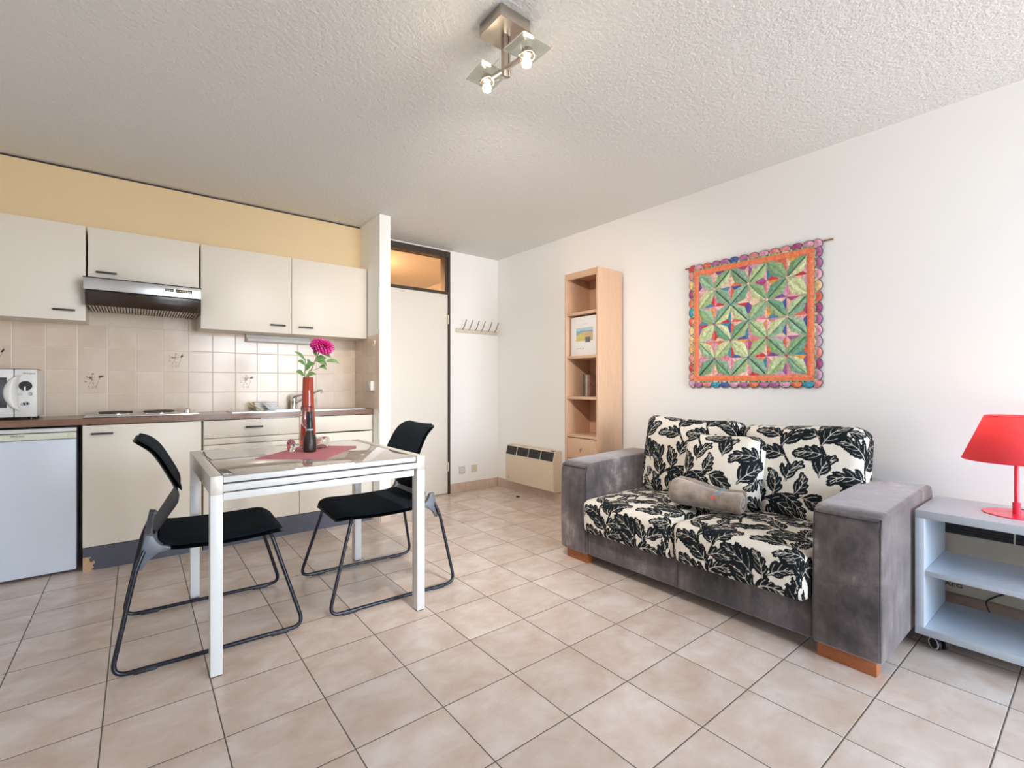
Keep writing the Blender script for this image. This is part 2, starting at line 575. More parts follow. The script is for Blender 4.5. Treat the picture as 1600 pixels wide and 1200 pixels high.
# floor tiles: 30 cm grid in world space
def tile_material(name, ax, size, off, gw, grout, lo, hi, nscale, stretch, rough):
    t = NT(name)
    pos = t.n('ShaderNodeNewGeometry').outputs['Position']
    sp = t.n('ShaderNodeSeparateXYZ')
    t.l(pos, sp.inputs[0])
    ds, ids = [], []
    for a, s, o in zip(ax, size, off):
        q = t.math('SUBTRACT', sp.outputs[a], o)
        ds.append(t.math('PINGPONG', q, s / 2))
        ids.append(t.math('FLOOR', t.math('DIVIDE', q, s)))
    d = t.math('MINIMUM', ds[0], ds[1])
    g = t.maprange(d, gw * 0.55, gw, smooth=True)
    wn_ = t.n('ShaderNodeTexWhiteNoise', noise_dimensions='2D')
    cb = t.n('ShaderNodeCombineXYZ')
    t.l(ids[0], cb.inputs[0]); t.l(ids[1], cb.inputs[1])
    t.l(cb.outputs[0], wn_.inputs['Vector'])
    va = t.n('ShaderNodeVectorMath', operation='MULTIPLY_ADD')
    t.l(wn_.outputs['Color'], va.inputs[0]); va.inputs[1].default_value = (9, 9, 9); t.l(pos, va.inputs[2])
    nz = t.noise(nscale, 6, vec=va.outputs[0], rough=0.6, stretch=stretch, dist=0.3)
    mid = tuple((a + b) / 2 for a, b in zip(lo, hi))
    col = t.ramp(nz, [(0.33, lo), (0.5, mid), (0.66, hi)])
    tint = t.maprange(wn_.outputs['Value'], 0, 1, 0.955, 1.045)
    col = t.mix(1.0, col, tint, 'MULTIPLY')
    t.set(Base_Color=t.mix(g, grout, col), Roughness=t.maprange(g, 0, 1, 0.85, rough))
    t.bump(t.maprange(d, 0.0, gw * 1.8, smooth=True), 0.6, 0.0015)
    return t.m

M['floor'] = tile_material('beige_floor_tile', ('X', 'Y'), (0.3017, 0.3017), (0.5155, 2.030), 0.0024,
                           (0.10, 0.085, 0.078), (0.57, 0.445, 0.365), (0.71, 0.625, 0.575), 5.5, (1.0, 1.25, 1), 0.26)
GT = (0.74, 0.67, 0.57)
M['splash'] = tile_material('kitchen_wall_tile', ('X', 'Z'), (0.1473, 0.149), (-0.004, 1.045), 0.0022,
                            GT, (0.70, 0.575, 0.465), (0.78, 0.67, 0.565), 4.0, (1, 1, 1), 0.18)
M['splash_side'] = tile_material('kitchen_side_tile', ('Y', 'Z'), (0.1473, 0.149), (4.17, 1.045), 0.0022,
                                 GT, (0.70, 0.575, 0.465), (0.78, 0.67, 0.565), 4.0, (1, 1, 1), 0.18)
M['motif'] = mat('brown_tile_motif', (0.40, 0.27, 0.21), 0.3, var=(60, 0.3))
M['motif_pale'] = mat('pale_tile_motif', (0.56, 0.40, 0.33), 0.3, var=(60, 0.2))

# ================================================================== the setting
XL, XR, YD, YK, ZC = -1.02, 3.08, 4.195, 4.175, 2.46
PX0, PX1, PY0 = 1.507, 1.598, 3.637          # the partition beside the kitchen


def struct(name, mb, m, label, smooth=False):
    return tag(mb.build(name, m, smooth=smooth), label, 'structure', kind='structure')


struct('floor', MB().box(XL - .1, XR + .2, WY - .1, 7.6, -0.12, 0), M['floor'], 'beige mottled square floor tiles with thin dark joints')
struct('ceiling', MB().box(XL - .1, XR + .1, WY - .1, 4.30, ZC, ZC + .1), M['ceiling'], 'white stippled plaster ceiling of the living room')
struct('wall_right', MB().box(XR, XR + .1, WY - .1, 4.195, 0, ZC), M['wall'], 'long white wall behind the sofa and quilt')
struct('wall_left', MB().box(XL - .1, XL, WY - .1, 4.30, 0, ZC), M['wall'], 'white wall at the left end of the kitchen')
struct('wall_kitchen', MB().box(XL, PX0, YK, 4.30, 0, ZC), M['wall'], 'wall behind the kitchen units')
struct('wall_partition', MB().box(PX0, PX1, PY0, 4.30, 0, ZC), M['wall'], 'narrow white partition between kitchen and door')
mb = MB()
mb.box(2.478, XR + .1, YD, 4.30, 0, ZC)
mb.box(PX1, 2.478, YD, 4.30, 2.446, ZC)
struct('wall_back', mb, M['wall'], 'white wall beside the door with the coat rack')
mb = MB()
mb.box(XL, WX0, WY - .1, WY, 0, ZC)
mb.box(WX1, XR, WY - .1, WY, 0, ZC)
mb.box(WX0, WX1, WY - .1, WY, 0, WZ0)
mb.box(WX0, WX1, WY - .1, WY, WZ1, ZC)
struct('wall_front', mb, M['wall'], 'white wall with the balcony window')
mb = MB()
mb.box(WX0, WX0 + .05, WY - .08, WY - .02, WZ0, WZ1)
mb.box(WX1 - .05, WX1, WY - .08, WY - .02, WZ0, WZ1)
mb.box(WX0 + .05, WX1 - .05, WY - .08, WY - .02, WZ0, WZ0 + .05)
mb.box(WX0 + .05, WX1 - .05, WY - .08, WY - .02, WZ1 - .05, WZ1)
mb.box(1.95, 2.01, WY - .08, WY - .02, WZ0 + .05, WZ1 - .05)
win = struct('window_1', mb, M['table_white'], 'wide white framed balcony window')
MB().box(WX0 + .05, WX1 - .05, WY - .052, WY - .048, WZ0 + .05, WZ1 - .05).build('window_pane', M['pane'], win, smooth=False)

# hallway behind the door, seen through the transom
mb = MB(); mb.box(1.50, XR + .2, 4.30, 7.6, ZC, ZC + .1)
struct('ceiling_hallway', mb, M['ceiling'], 'hallway ceiling seen through the transom')
mb = MB(); mb.box(XR + .08, XR + .18, 4.30, 7.6, 0, ZC); mb.box(1.5, XR + .2, 7.5, 7.6, 0, ZC); mb.box(1.5, 1.6, 4.30, 7.6, 0, ZC)
struct('wall_hallway', mb, M['wall'], 'hallway walls behind the door')
struct('trim_1', MB().box(XR + .06, XR + .08, 4.31, 7.5, 2.285, 2.30), M['frame_brown'], 'thin dark rail on the hallway wall')
lamp_light('hallway_lamp_light', (1.86, 5.1, 2.26), 14, (1.0, 0.50, 0.20), 0.06)

# soffit above the wall cabinets with a dark strip painting the shade in the gap under the ceiling
struct('trim_2', MB().box(XL, PX0, 4.045, YK, 2.0, 2.444), M['soffit'], 'yellowish filler panel above the wall cabinets')
struct('trim_3', MB().box(XL, PX0 - .002, 4.062, YK, 2.444, ZC), M['joint_shade'], 'dark strip standing in for shade in the gap between filler panel and ceiling')

# tiled splashback with brown plant motifs
mb = MB()
mb.box(XL, PX0 - .004, YK - .004, YK, 0.895, 1.61)
mb.mi = 1


def motif(mb, x0, z0, seed, strength=0):
    rnd = random.Random(seed)
    y = YK - .0046

    def stroke(p, w):
        for (ax, az), (bx_, bz) in zip(p[:-1], p[1:]):
            d = Vector((bx_ - ax, bz - az))
            if d.length < 1e-5: continue
            nn = Vector((-d.y, d.x)).normalized() * w
            mb.raw([(ax - nn.x, y, az - nn.y), (bx_ - nn.x, y, bz - nn.y), (bx_ + nn.x, y, bz + nn.y), (ax + nn.x, y, az + nn.y)], [(0, 1, 2, 3)])

    def blob(cx, cz, a, b, ang):
        v = [(cx + a * math.cos(q) * math.cos(ang) - b * math.sin(q) * math.sin(ang), y, cz + a * math.cos(q) * math.sin(ang) + b * math.sin(q) * math.cos(ang)) for q in [2 * PI * i / 9 for i in range(9)]]
        mb.raw(v, [tuple(range(9))])
    S = 0.145
    def P(u, v): return (x0 + .002 + u * S, z0 + .003 + (1 - v) * S)
    mb.mi = 1
    stroke([P(.38, .82), P(.34, .70), P(.38, .58), P(.45, .46), P(.47, .38)], .0013)
    stroke([P(.60, .80), P(.61, .66), P(.66, .50)], .0013)
    stroke([P(.66, .50), P(.70, .40), P(.72, .28)], .0012)
    blob(*P(.24, .50), .007, .003, -.3)
    blob(*P(.50, .57), .007, .003, -1.0)
    blob(*P(.49, .14), .006, .006, 0)
    blob(*P(.74, .25), .008, .005, .3)
    mb.mi = 2
    for k in range(10):
        a = rnd.uniform(.2, 1.5); L = rnd.uniform(.10, .2)
        bx_, bz = .70 + rnd.uniform(-.05, .05), .30
        stroke([P(bx_, bz), P(bx_ + L * math.cos(a) * .6, bz - L * math.sin(a) * .6), P(bx_ + L * math.cos(a), bz - L * math.sin(a))], .0012)
    for k in range(14):
        a = rnd.uniform(.9, 3.0); L = rnd.uniform(.08, .26)
        bx_, bz = .46 + rnd.uniform(-.05, .05), .36 + rnd.uniform(-.05, .06)
        stroke([P(bx_, bz), P(bx_ + L * math.cos(a) * .5, bz - L * math.sin(a) * .3), P(bx_ + L * math.cos(a), bz - L * math.sin(a) * .7)], .0010)
        blob(*P(bx_ + L * math.cos(a), bz - L * math.sin(a) * .7), .004, .0022, a)
    for k in range(5):
        stroke([P(.44 + .03 * k, .80), P(.46 + .03 * k + rnd.uniform(-.02, .02), .68)], .0012)


for i, (kx, kz) in enumerate(((-2, 0), (1, 1), (4, 0), (-5, 1))):
    motif(mb, -.004 + .1473 * kx, 1.045 + .149 * kz, i + 3)
struct('trim_4', mb, [M['splash'], M['motif'], M['motif_pale']], 'glazed peach wall tiles with small brown plant motifs')
struct('trim_5', MB().box(PX0 - .004, PX0, PY0 + .004, YK - .005, 0.905, 1.505), M['splash_side'], 'glazed tiles on the kitchen side of the partition')

# skirting tiles
def skirting(name, mb, label):
    return struct(name, mb, M['skirting'], label)


mb = MB()
for a, b in ((2.480, 2.655), (2.657, 2.957), (2.959, 3.078)):
    mb.box(a, b, YD - .011, YD, 0, .095, bev=.002)
skirting('baseboard_back', mb, 'beige skirting tiles under the coat rack')
mb = MB()
yy = YD - .012
first = True
while yy > WY:
    y2 = max(WY, yy - (.06 if first else .3))
    mb.box(XR - .011, XR, y2 + .002, yy, 0, .095, bev=.002)
    yy = y2; first = False
skirting('baseboard_right', mb, 'beige skirting tiles along the sofa wall')
skirting('baseboard_partition', MB().box(PX0 + .002, PX1, PY0 - .011, PY0, 0, .095, bev=.002), 'single skirting tile on the partition end')

# door with transom
door = thing('door_1', 'cream flush door in a dark brown frame with a glass transom', 'door', (2.05, 4.2, 0), kind='structure')
mb = MB()
mb.box(2.453, 2.477, YD - .012, 4.29, 0, 2.445)
mb.box(1.61, 1.635, YD - .012, 4.29, 0, 2.445)
mb.box(1.635, 2.453, YD - .012, 4.29, 2.388, 2.445)
mb.box(1.635, 2.453, YD - .012, 4.29, 2.014, 2.040)
mb.box(2.418, 2.453, YD, 4.28, 2.040, 2.388)
mb.build('door_frame', M['frame_brown'], door, smooth=False)
MB().box(1.637, 2.451, YD - .004, 4.236, 0.008, 2.012, bev=.002).build('door_leaf', M['door'], door)
MB().box(1.637, 2.418, 4.232, 4.237, 2.041, 2.387).build('transom_pane', M['pane'], door, smooth=False)
for z in (1.76, .275):
    MB().cyl((2.452, YD - .012, z - .045), (2.452, YD - .012, z + .045), .007, n=12).build('hinge', M['rack_beige'], door)

# ================================================================== kitchen
YF = 3.772          # face of the base cabinets
ZD = 0.862          # their top


def handle(x0, x1, z, y, parent, m=None):
    mb = MB()
    mb.box(x0, x1, y - .022, y - .014, z - .006, z + .006, bev=.003)
    for q in (x0 + .014, x1 - .014):
        mb.cyl((q, y - .015, z), (q, y + .001, z), .005, n=10)
    return mb.build('handle', m or M['handle_black'], parent)


def door_panel(name, x0, x1, z0, z1, y, parent, th=.018):
    mb = MB()
    mb.box(x0, x1, y, y + th, z0, z1, bev=.0015)
    return mb.build(name, M['cream'], parent, angle=30)


def carcass(x0, x1, y0, y1, z0, z1, parent, m='carcass', mid=()):
    mb = MB()
    mb.box(x0, x0 + .016, y0, y1, z0, z1)
    mb.box(x1 - .016, x1, y0, y1, z0, z1)
    mb.box(x0 + .016, x1 - .016, y1 - .006, y1, z0, z1)
    mb.box(x0 + .016, x1 - .016, y0, y1 - .006, z0, z0 + .016)
    for q in mid:
        mb.box(q - .008, q + .008, y0, y1 - .006, z0 + .016, z1)
    return mb.build('carcass', M[m], parent, smooth=False)


# base cabinet below the hob
bc = thing('base_cabinet', 'cream one-door base cabinet under the hob, chipped plinth', 'cabinet', (.04, 3.97, 0))
carcass(-.252, .336, YF + .022, 4.165, .145, ZD, bc)
d = door_panel('door', -.25, .333, .142, ZD - .002, YF, bc)
handle(-.212, -.112, .811, YF, d)
mb = MB()
mb.prism([(-.25, .138), (.337, .138), (.337, .05), (.329, .04), (.331, 0), (-.196, 0), (-.214, .008), (-.199, .018), (-.207, .031), (-.194, .045), (-.199, .058), (-.215, .049), (-.222, .07), (-.209, .081), (-.249, .084)][::-1], 'y', YF + .004, YF + .020)
pl_ = mb.build('plinth', M['plinth'], bc, smooth=False)
MB().box(-.2495, .3365, YF + .0055, YF + .021, 0, .137).build('chipped_board', M['chipboard'], pl_, smooth=False)

# sink cabinet
sc_ = thing('sink_cabinet', 'cream two-door sink cabinet with drawer fronts behind the dining table', 'cabinet', (.92, 3.97, 0))
carcass(.342, 1.503, YF + .022, 4.165, .145, ZD, sc_, mid=(.943,))
d = door_panel('drawer_front', .345, .941, .742, ZD - .002, YF, sc_)
handle(.588, .698, .808, YF, d)
for q in (.49, .80):
    MB().cyl((q, YF - .003, .757), (q, YF + .001, .757), .005, n=12).build('screw_cap', M['sock_grey'], d)
door_panel('filler_rail', .345, .941, .698, .738, YF + .003, sc_)
door_panel('door', .345, .941, .142, .694, YF, sc_)
door_panel('drawer_front', .945, 1.500, .738, ZD - .002, YF, sc_)
door_panel('door', .945, 1.500, .142, .728, YF, sc_)
mb = MB()
mb.prism([(.343, 0), (.343, .02), (.350, .035), (.346, .06), (.343, .07), (.343, .138), (1.49, .138), (1.49, 0)][::-1], 'y', YF + .004, YF + .020)
mb.build('plinth', M['plinth'], sc_, smooth=False)

# fridge
fr = thing('fridge', 'white under-counter fridge with a pale green top band', 'fridge', (-.56, 3.97, 0))
MB().box(-.855, -.285, 3.865, 4.16, .02, .85, bev=.006).build('body', M['fridge_white'], fr)
mb = MB(); mb.box(-.857, -.279, 3.806, 3.858, .016, .786, bev=.007)
fd = mb.build('door', M['fridge_white'], fr)
mb = MB(); mb.box(-.857, -.279, 3.806, 3.858, .788, .824, bev=.004); mb.box(-.318, -.292, 3.801, 3.808, .794, .818, bev=.002)
fb_ = mb.build('handle_band', M['fridge_band'], fd)
text('brand_name', 'PROLINE', .0135, (-.520, 3.8052, .812), ROT_MY, M['grey_print'], fb_, sx=1.0)
MB().box(-.858, -.278, 3.812, 3.864, .828, .851, bev=.005).build('top_rim', M['white_plastic'], fr)
for q in (-.82, -.31):
    for y in (3.90, 4.12):
        MB().cyl((q, y, 0), (q, y, .022), .015, n=12).build('foot', M['black_plastic'], fr)

# worktop with the sink cut-out
wt = MB()
Z0, Z1 = .866, .903
HX0, HX1, HY0, HY1 = .70, 1.12, 3.86, 4.06
wt.box(XL, HX0, YF - .008, YK - .005, Z0, Z1)
wt.box(HX1, PX0 - .005, YF - .008, YK - .005, Z0, Z1)
wt.box(HX0, HX1, YF - .008, HY0, Z0, Z1)
wt.box(HX0, HX1, HY1, YK - .005, Z0, Z1)
tag(wt.build('worktop', M['worktop'], smooth=False), 'long brown laminate kitchen worktop over the cabinets and fridge', 'worktop')

# hob
hob = thing('hob', 'steel two-plate electric hob set in the brown worktop', 'hob', (.03, 3.96, Z1))
MB().box(-.25, .325, 3.785, 4.135, Z1, Z1 + .010, bev=.004).build('tray', M['steel'], hob)
for q in (-.105, .115):
    p = MB().lathe([(.092, Z1 + .010), (.092, Z1 + .015), (.088, Z1 + .018), (.0, Z1 + .018)], (q, 3.96, 0), 40).build('hotplate', M['chrome'], hob)
    MB().lathe([(.084, Z1 + .018), (.084, Z1 + .026), (.080, Z1 + .029), (.03, Z1 + .029), (.028, Z1 + .027), (0, Z1 + .027)], (q, 3.96, 0), 40).build('iron_disc', M['iron'], p)
for q, yq in ((.268, 3.93), (.268, 4.02)):
    MB().lathe([(.019, Z1 + .010), (.019, Z1 + .018), (.0165, Z1 + .038), (.014, Z1 + .041), (0, Z1 + .041)], (q, yq, 0), 24).build('control_knob', M['chrome'], hob)

# sink and tap
sk = thing('kitchen_sink', 'steel inset sink with drainer behind the flower vase', 'sink', (.95, 3.97, Z1))
mb = MB()
mb.box(.52, HX0 + .004, 3.84, 4.12, Z1, Z1 + .004)
mb.box(HX1 - .004, 1.47, 3.84, 4.12, Z1, Z1 + .004)
mb.box(HX0 + .004, HX1 - .004, 3.84, HY0 + .004, Z1, Z1 + .004)
mb.box(HX0 + .004, HX1 - .004, HY1 - .004, 4.12, Z1, Z1 + .004)
for k in range(6):
    mb.cyl((1.17, 3.88 + .036 * k, Z1 + .004), (1.43, 3.88 + .036 * k, Z1 + .004), .003, n=8)
mb.build('rim_and_drainer', M['steel'], sk)
mb = MB()
a, b, c_, d_ = HX0 + .004, HX1 - .004, HY0 + .004, HY1 - .004
mb.box(a, a + .003, c_, d_, .76, Z1); mb.box(b - .003, b, c_, d_, .76, Z1)
mb.box(a + .003, b - .003, c_, c_ + .003, .76, Z1); mb.box(a + .003, b - .003, d_ - .003, d_, .76, Z1)
mb.box(a, b, c_, d_, .757, .76)
mb.build('bowl', M['steel'], sk, smooth=False)

tp = thing('mixer_tap', 'chrome single-lever mixer tap at the back of the sink', 'tap', (.98, 4.09, Z1 + .004))
zt = Z1 + .004
MB().lathe([(.027, zt), (.027, zt + .006), (.023, zt + .012), (.021, zt + .05), (.024, zt + .062), (.024, zt + .078), (.018, zt + .092), (0, zt + .096)], (.98, 4.09, 0), 28).build('body', M['chrome'], tp)
MB().tube([(.985, 4.085, zt + .045), (1.03, 4.07, zt + .075), (1.10, 4.03, zt + .125), (1.15, 4.005, zt + .150), (1.165, 3.997, zt + .150), (1.17, 3.994, zt + .128)], [.011, .0105, .0095, .009, .0095, .011], n=12).build('spout', M['chrome'], tp)
MB().tube([(.975, 4.09, zt + .088), (.985, 4.075, zt + .104), (1.02, 4.05, zt + .114), (1.055, 4.028, zt + .120)], [.016, .012, .007, .005], n=12).build('lever', M['chrome'], tp)

# cloth and booklets on the worktop
mb = MB()
rows = []
for i in range(9):
    u = i / 8
    row = []
    for j in range(9):
        v = j / 8
        row.append((.64 + .085 * u + .012 * v, 3.945 - .06 * u * (1 - .2 * v) + .03 * v, Z1 + .004 + .066 * (1 - u) * (1 - .08 * v) + .003 * math.sin(5 * v + 3 * u)))
    rows.append(row)
yc = mb.grid(rows).build('sponge_cloth', M['yellow_cloth'])
tag(yc, 'yellow sponge cloth leaning on booklets on the worktop', 'cloth')
sm = yc.modifiers.new('thickness', 'SOLIDIFY'); sm.thickness = .006
rows = [[(.725 + .05 * i / 6 + .03 * j / 6, 3.95 - .045 * i / 6 + .02 * j / 6, Z1 + .004 + .060 * (1 - i / 6) * (1 - .1 * j / 6) + .002 * math.sin(i + j)) for j in range(7)] for i in range(7)]
bcl = MB().grid(rows).build('dish_cloth', M['blue_cloth'])
tag(bcl, 'pale blue folded cloth beside the yellow sponge cloth', 'cloth')
sm = bcl.modifiers.new('thickness', 'SOLIDIFY'); sm.thickness = .005
for k, (w, lab) in enumerate((('booklet', 'lowest'), ('booklet', 'second lowest'), ('booklet', 'second highest'), ('booklet', 'topmost'))):
    z = Z1 + .0045 + .0155 * k
    bk = thing('booklet', f'grey booklet in the small stack behind the cloths, {lab}', 'booklet', (.76, 4.03, z), 'booklets on the worktop')
    MB().box(.695 - .003 * k, .852 - .006 * k, 3.995 + .002 * k, 4.08, z, z + .014, bev=.001).build('page_block', M['paper'], bk)
    MB().box(.693 - .003 * k, .855 - .006 * k, 3.993 + .002 * k, 4.081, z + .0142, z + .0152).build('cover', M['booklet'], bk)

# microwave
mw = thing('microwave', 'white microwave with round dial and crescent handle on the worktop', 'microwave', (-.68, 4.0, Z1))
Y0 = 3.872
mb = MB(); mb.box(-.93, -.452, Y0 + .02, 4.14, .917, 1.188, bev=.006)
mb.build('body', M['white_plastic'], mw)
mb = MB(); mb.box(-.932, -.449, Y0 + .004, Y0 + .14, 1.188, 1.1915); mb.build('top_seam', M['black_plastic'], mw, smooth=False)
mb = MB(); mb.box(-.541, -.450, Y0 - .006, Y0 + .02, .917, 1.189, bev=.005)
cp = mb.build('control_panel', M['white_plastic'], mw)
mb = MB(); mb.box(-.931, -.544, Y0 - .006, Y0 + .02, .917, 1.189, bev=.005)
dr = mb.build('door', M['white_plastic'], mw)
MB().box(-.90, -.570, Y0 - .0085, Y0 - .004, .972, 1.142, bev=.002).build('window', M['black_plastic'], dr)
rows = []
for i in range(17):
    a = -1.12 + 2.24 * i / 16
    o_ = (-.478 - .108 * math.cos(a), Y0 - .012, 1.056 + .117 * math.sin(a) * .95)
    w = .022 * math.cos(a * 1.28) + .002
    rows.append([(o_[0], Y0 - .008, o_[2]), (o_[0] + w * .3, Y0 - .030, o_[2]), (o_[0] + w, Y0 - .036, o_[2]), (o_[0] + w * 1.9, Y0 - .030, o_[2]), (o_[0] + w * 2.4, Y0 - .008, o_[2])])
MB().grid(rows).build('handle', M['white_plastic'], dr, angle=80)
dl = MB().lathe([(.027, 0), (.027, .006), (.024, .009), (0, .010)], (-.496, Y0 - .006, 1.095), 32, axis=(0, -1, 0)).build('dial', M['black_plastic'], cp)
MB().box(-.500, -.493, Y0 - .026, Y0 - .012, 1.064, 1.094, bev=.003).build('pointer', M['chrome'], dl)
for q in (-.518, -.476):
    MB().lathe([(.009, 0), (.009, .003), (.007, .005), (0, .005)], (q, Y0 - .006, 1.048), 20, axis=(0, -1, 0)).build('button', M['sock_grey'] if q < -.5 else M['chrome'], cp)
mb = MB()
for dx, dz, r in ((-.010, -.003, .010), (.002, .002, .011), (.012, .001, .008)):
    mb.lathe([(r, 0), (r, .0012), (0, .0012)], (-.497 + dx, Y0 - .006, .993 + dz), 20, axis=(0, -1, 0))
mb.build('badge', M['booklet'], cp)
text('brand_name', 'Whirlpool', .0135, (-.482, Y0 - .0065, 1.166), ROT_MY, M['grey_print'], cp, sx=.9)
for q in (-.9, -.48):
    for y in (3.91, 4.1):
        MB().cyl((q, y, Z1), (q, y, .919), .012, n=12).build('foot', M['black_plastic'], mw)

# ------------------------------------------------------------------ wall cabinets and hood
YU = 3.89
ZT = 2.064


def wall_cab(name, label, x0, x1, z0, doors, loc):
    t = thing(name, label, 'cabinet', loc)
    mb = MB()
    mb.box(x0, x1, YU + .020, YK - .005, z0, z0 + .016)
    mb.box(x0, x1, YU + .020, YK - .005, ZT - .016, ZT)
    mb.box(x0, x0 + .016, YU + .020, YK - .005, z0 + .016, ZT - .016)
    mb.box(x1 - .016, x1, YU + .020, YK - .005, z0 + .016, ZT - .016)
    mb.box(x0 + .016, x1 - .016, YK - .011, YK - .005, z0 + .016, ZT - .016)
    mb.build('carcass', M['cream'], t, smooth=False)
    for a, b, h0, h1, hz in doors:
        d = door_panel('door', a, b, z0 - .001, ZT + .001, YU, t)
        handle(h0, h1, hz, YU, d)
    return t


wall_cab('wall_cabinet', 'tall cream wall cabinet above the microwave', -.846, -.244, 1.490, [(-.846, -.244, -.388, -.289, 1.546)], (-.545, 4.03, 1.49))
hc = wall_cab('wall_cabinet', 'short cream wall cabinet directly above the cooker hood', -.235, .330, 1.746, [(-.234, .330, -.197, -.098, 1.792)], (.05, 4.03, 1.75))
wall_cab('wall_cabinet', 'wide two-door cream wall cabinet above the sink', .340, 1.500, 1.488, [(.341, .916, .769, .871, 1.545), (.919, 1.499, .963, 1.068, 1.542)], (.92, 4.03, 1.49))

hd = thing('cooker_hood', 'steel and smoked brown cooker hood above the hob', 'hood', (.043, 3.97, 1.58))
mb = MB(); mb.prism([(3.765, 1.737), (3.885, 1.742), (YK - .006, 1.742), (YK - .006, 1.59), (3.815, 1.585), (3.800, 1.655)], 'x', -.236, .322)
mb.build('body', M['gap_dark'], hd, smooth=False)
mb = MB(); mb.box(-.246, .331, 3.752, 3.766, 1.664, 1.734, bev=.003)
fa_ = mb.build('fascia', M['steel'], hd)
MB().box(-.248, .333, 3.7505, 3.770, 1.7345, 1.738).build('top_edge', M['black_plastic'], fa_, smooth=False)
for a, b, n in ((.139, .184, 3), (.194, .281, 6)):
    s = MB().box(a, b, 3.7490, 3.7525, 1.694, 1.713, bev=.001).build('switch_panel', M['black_plastic'], fa_)
    mb = MB()
    for k in range(n):
        w = (b - a - .006) / n
        mb.box(a + .003 + k * w + .0024, a + .003 + (k + 1) * w - .0024, 3.7478, 3.7492, 1.7005, 1.7062)
    mb.build('switch', M['rack_beige'], s, smooth=False)
mb = MB(); mb.prism([(3.770, 1.660), (3.776, 1.660), (3.806, 1.578), (3.800, 1.576)], 'x', -.238, .324, bev=.001)
mb.prism([(3.768, 1.662), (3.80, 1.662), (3.83, 1.576), (3.797, 1.575)], 'x', -.240, -.226)
mb.prism([(3.768, 1.662), (3.80, 1.662), (3.83, 1.576), (3.797, 1.575)], 'x', .312, .326)
mb.build('visor', M['smoke'], hd)
mb = MB()
for k in range(38):
    q = -.226 + .0146 * k
    mb.box(q, q + .0085, 3.812, YK - .012, 1.578, 1.586)
mb.build('filter_grille', M['nickel'], hd, smooth=False)

ul = thing('cabinet_light', 'slim white tube light under the sink wall cabinet', 'light', (.88, 4.12, 1.45))
MB().box(.652, 1.112, 4.135, YK - .006, 1.432, 1.487, bev=.003).build('housing', M['white_plastic'], ul)
MB().box(.654, 1.110, 4.100, 4.134, 1.434, 1.462, bev=.009, seg=3).build('diffuser', M['paper'], ul)

so = thing('light_switch', 'pale switch box on the tiled partition side above the sink', 'switch', (PX0 - .01, 3.767, 1.09))
MB().box(PX0 - .034, PX0 - .0045, 3.735, 3.80, 1.055, 1.13, bev=.003).build('housing', M['white_plastic'], so)
MB().box(PX0 - .038, PX0 - .0335, 3.75, 3.785, 1.07, 1.115, bev=.001).build('rocker', M['sock_beige'], so)
rk = thing('wall_ring', 'yellowish ring holder on the tiled partition near the wall cabinet', 'ring', (PX0 - .01, 3.714, 1.434))
MB().lathe([(.012, 0), (.012, .012), (.0, .012)], (PX0 - .0045, 3.714, 1.450), 20, axis=(-1, 0, 0)).build('mount', M['sock_beige'], rk)
MB().tube([(PX0 - .020, 3.714 + .022 * math.cos(a), 1.434 + .022 * math.sin(a)) for a in [2 * PI * k / 24 for k in range(24)]], .0045, n=8, closed=True).build('ring', M['sock_beige'], rk)

# ================================================================== dining table
TX0, TX1, TY0, TY1, TZ = .214, 1.102, 2.105, 3.003, .755
tb = thing('dining_table', 'white extending dining table with a taupe glass top', 'table', (.66, 2.55, 0))
for x0, y0 in ((TX0, TY0), (TX1 - .040, TY0), (TX0, TY1 - .055), (TX1 - .040, TY1 - .055)):
    lg = MB().box(x0, x0 + .040, y0, y0 + .055, .004, .684, bev=.0015).build('leg', M['table_white'], tb)
    MB().box(x0 + .003, x0 + .037, y0 + .003, y0 + .052, 0, .004).build('foot_cap', M['gap_dark'], lg, smooth=False)
for x0 in (TX0, TX1 - .040):
    MB().box(x0, x0 + .040, TY0, TY1, .684, TZ, bev=.0015).build('side_rail', M['table_side'], tb)
A, B = TX0 + .042, TX1 - .048
MB().box(A, B, TY0 + .001, TY0 + .030, .729, TZ - .0045, bev=.001).build('top_frame', M['table_white'], tb)
MB().box(A, B, TY1 - .060, TY1 - .001, .729, TZ - .0003, bev=.001).build('top_frame', M['table_white'], tb)
MB().box(A + .001, B - .001, TY0 + .0015, TY1 - .068, TZ - .0042, TZ, bev=.0008).build('glass_top', M['table_glass'], tb)
MB().box(A + .002, B + .004, TY0 + .012, TY1 - .012, .700, .728).build('gap_shade_slab', M['gap_dark'], tb, smooth=False)  # dark slab painting the shade between top frame and leaf
mb = MB(); mb.box(A - .001, TX1 - .042, TY0 + .002, TY1 - .002, .6945, .7215, bev=.002)
mb.build('extension_leaf', M['table_white'], tb)
mb = MB()
mb.box(A + .045, B - .06, TY0 + .008, TY0 + .03, .6885, .694)
mb.build('slot_shade_bar', M['gap_dark'], tb, smooth=False)  # dark bar standing in for shade in the slot above the lower rail
for y0 in (TY0 + .004, TY1 - .030):
    MB().box(A, TX1 - .055, y0, y0 + .026, .660, .6885, bev=.001).build('lower_rail', M['table_white'], tb)

# ================================================================== chairs
def smoothpath(ctrl, n=6):
    P = [Vector(p) for p in ctrl]
    out = []
    for i in range(len(P) - 1):
        a, b, c_, d_ = P[max(i - 1, 0)], P[i], P[i + 1], P[min(i + 2, len(P) - 1)]
        for k in range(n):
            u = k / n
            out.append(.5 * ((2 * b) + (c_ - a) * u + (2 * a - 5 * b + 4 * c_ - d_) * u * u + (3 * b - a - 3 * c_ + d_) * u ** 3))
    out.append(P[-1])
    return out


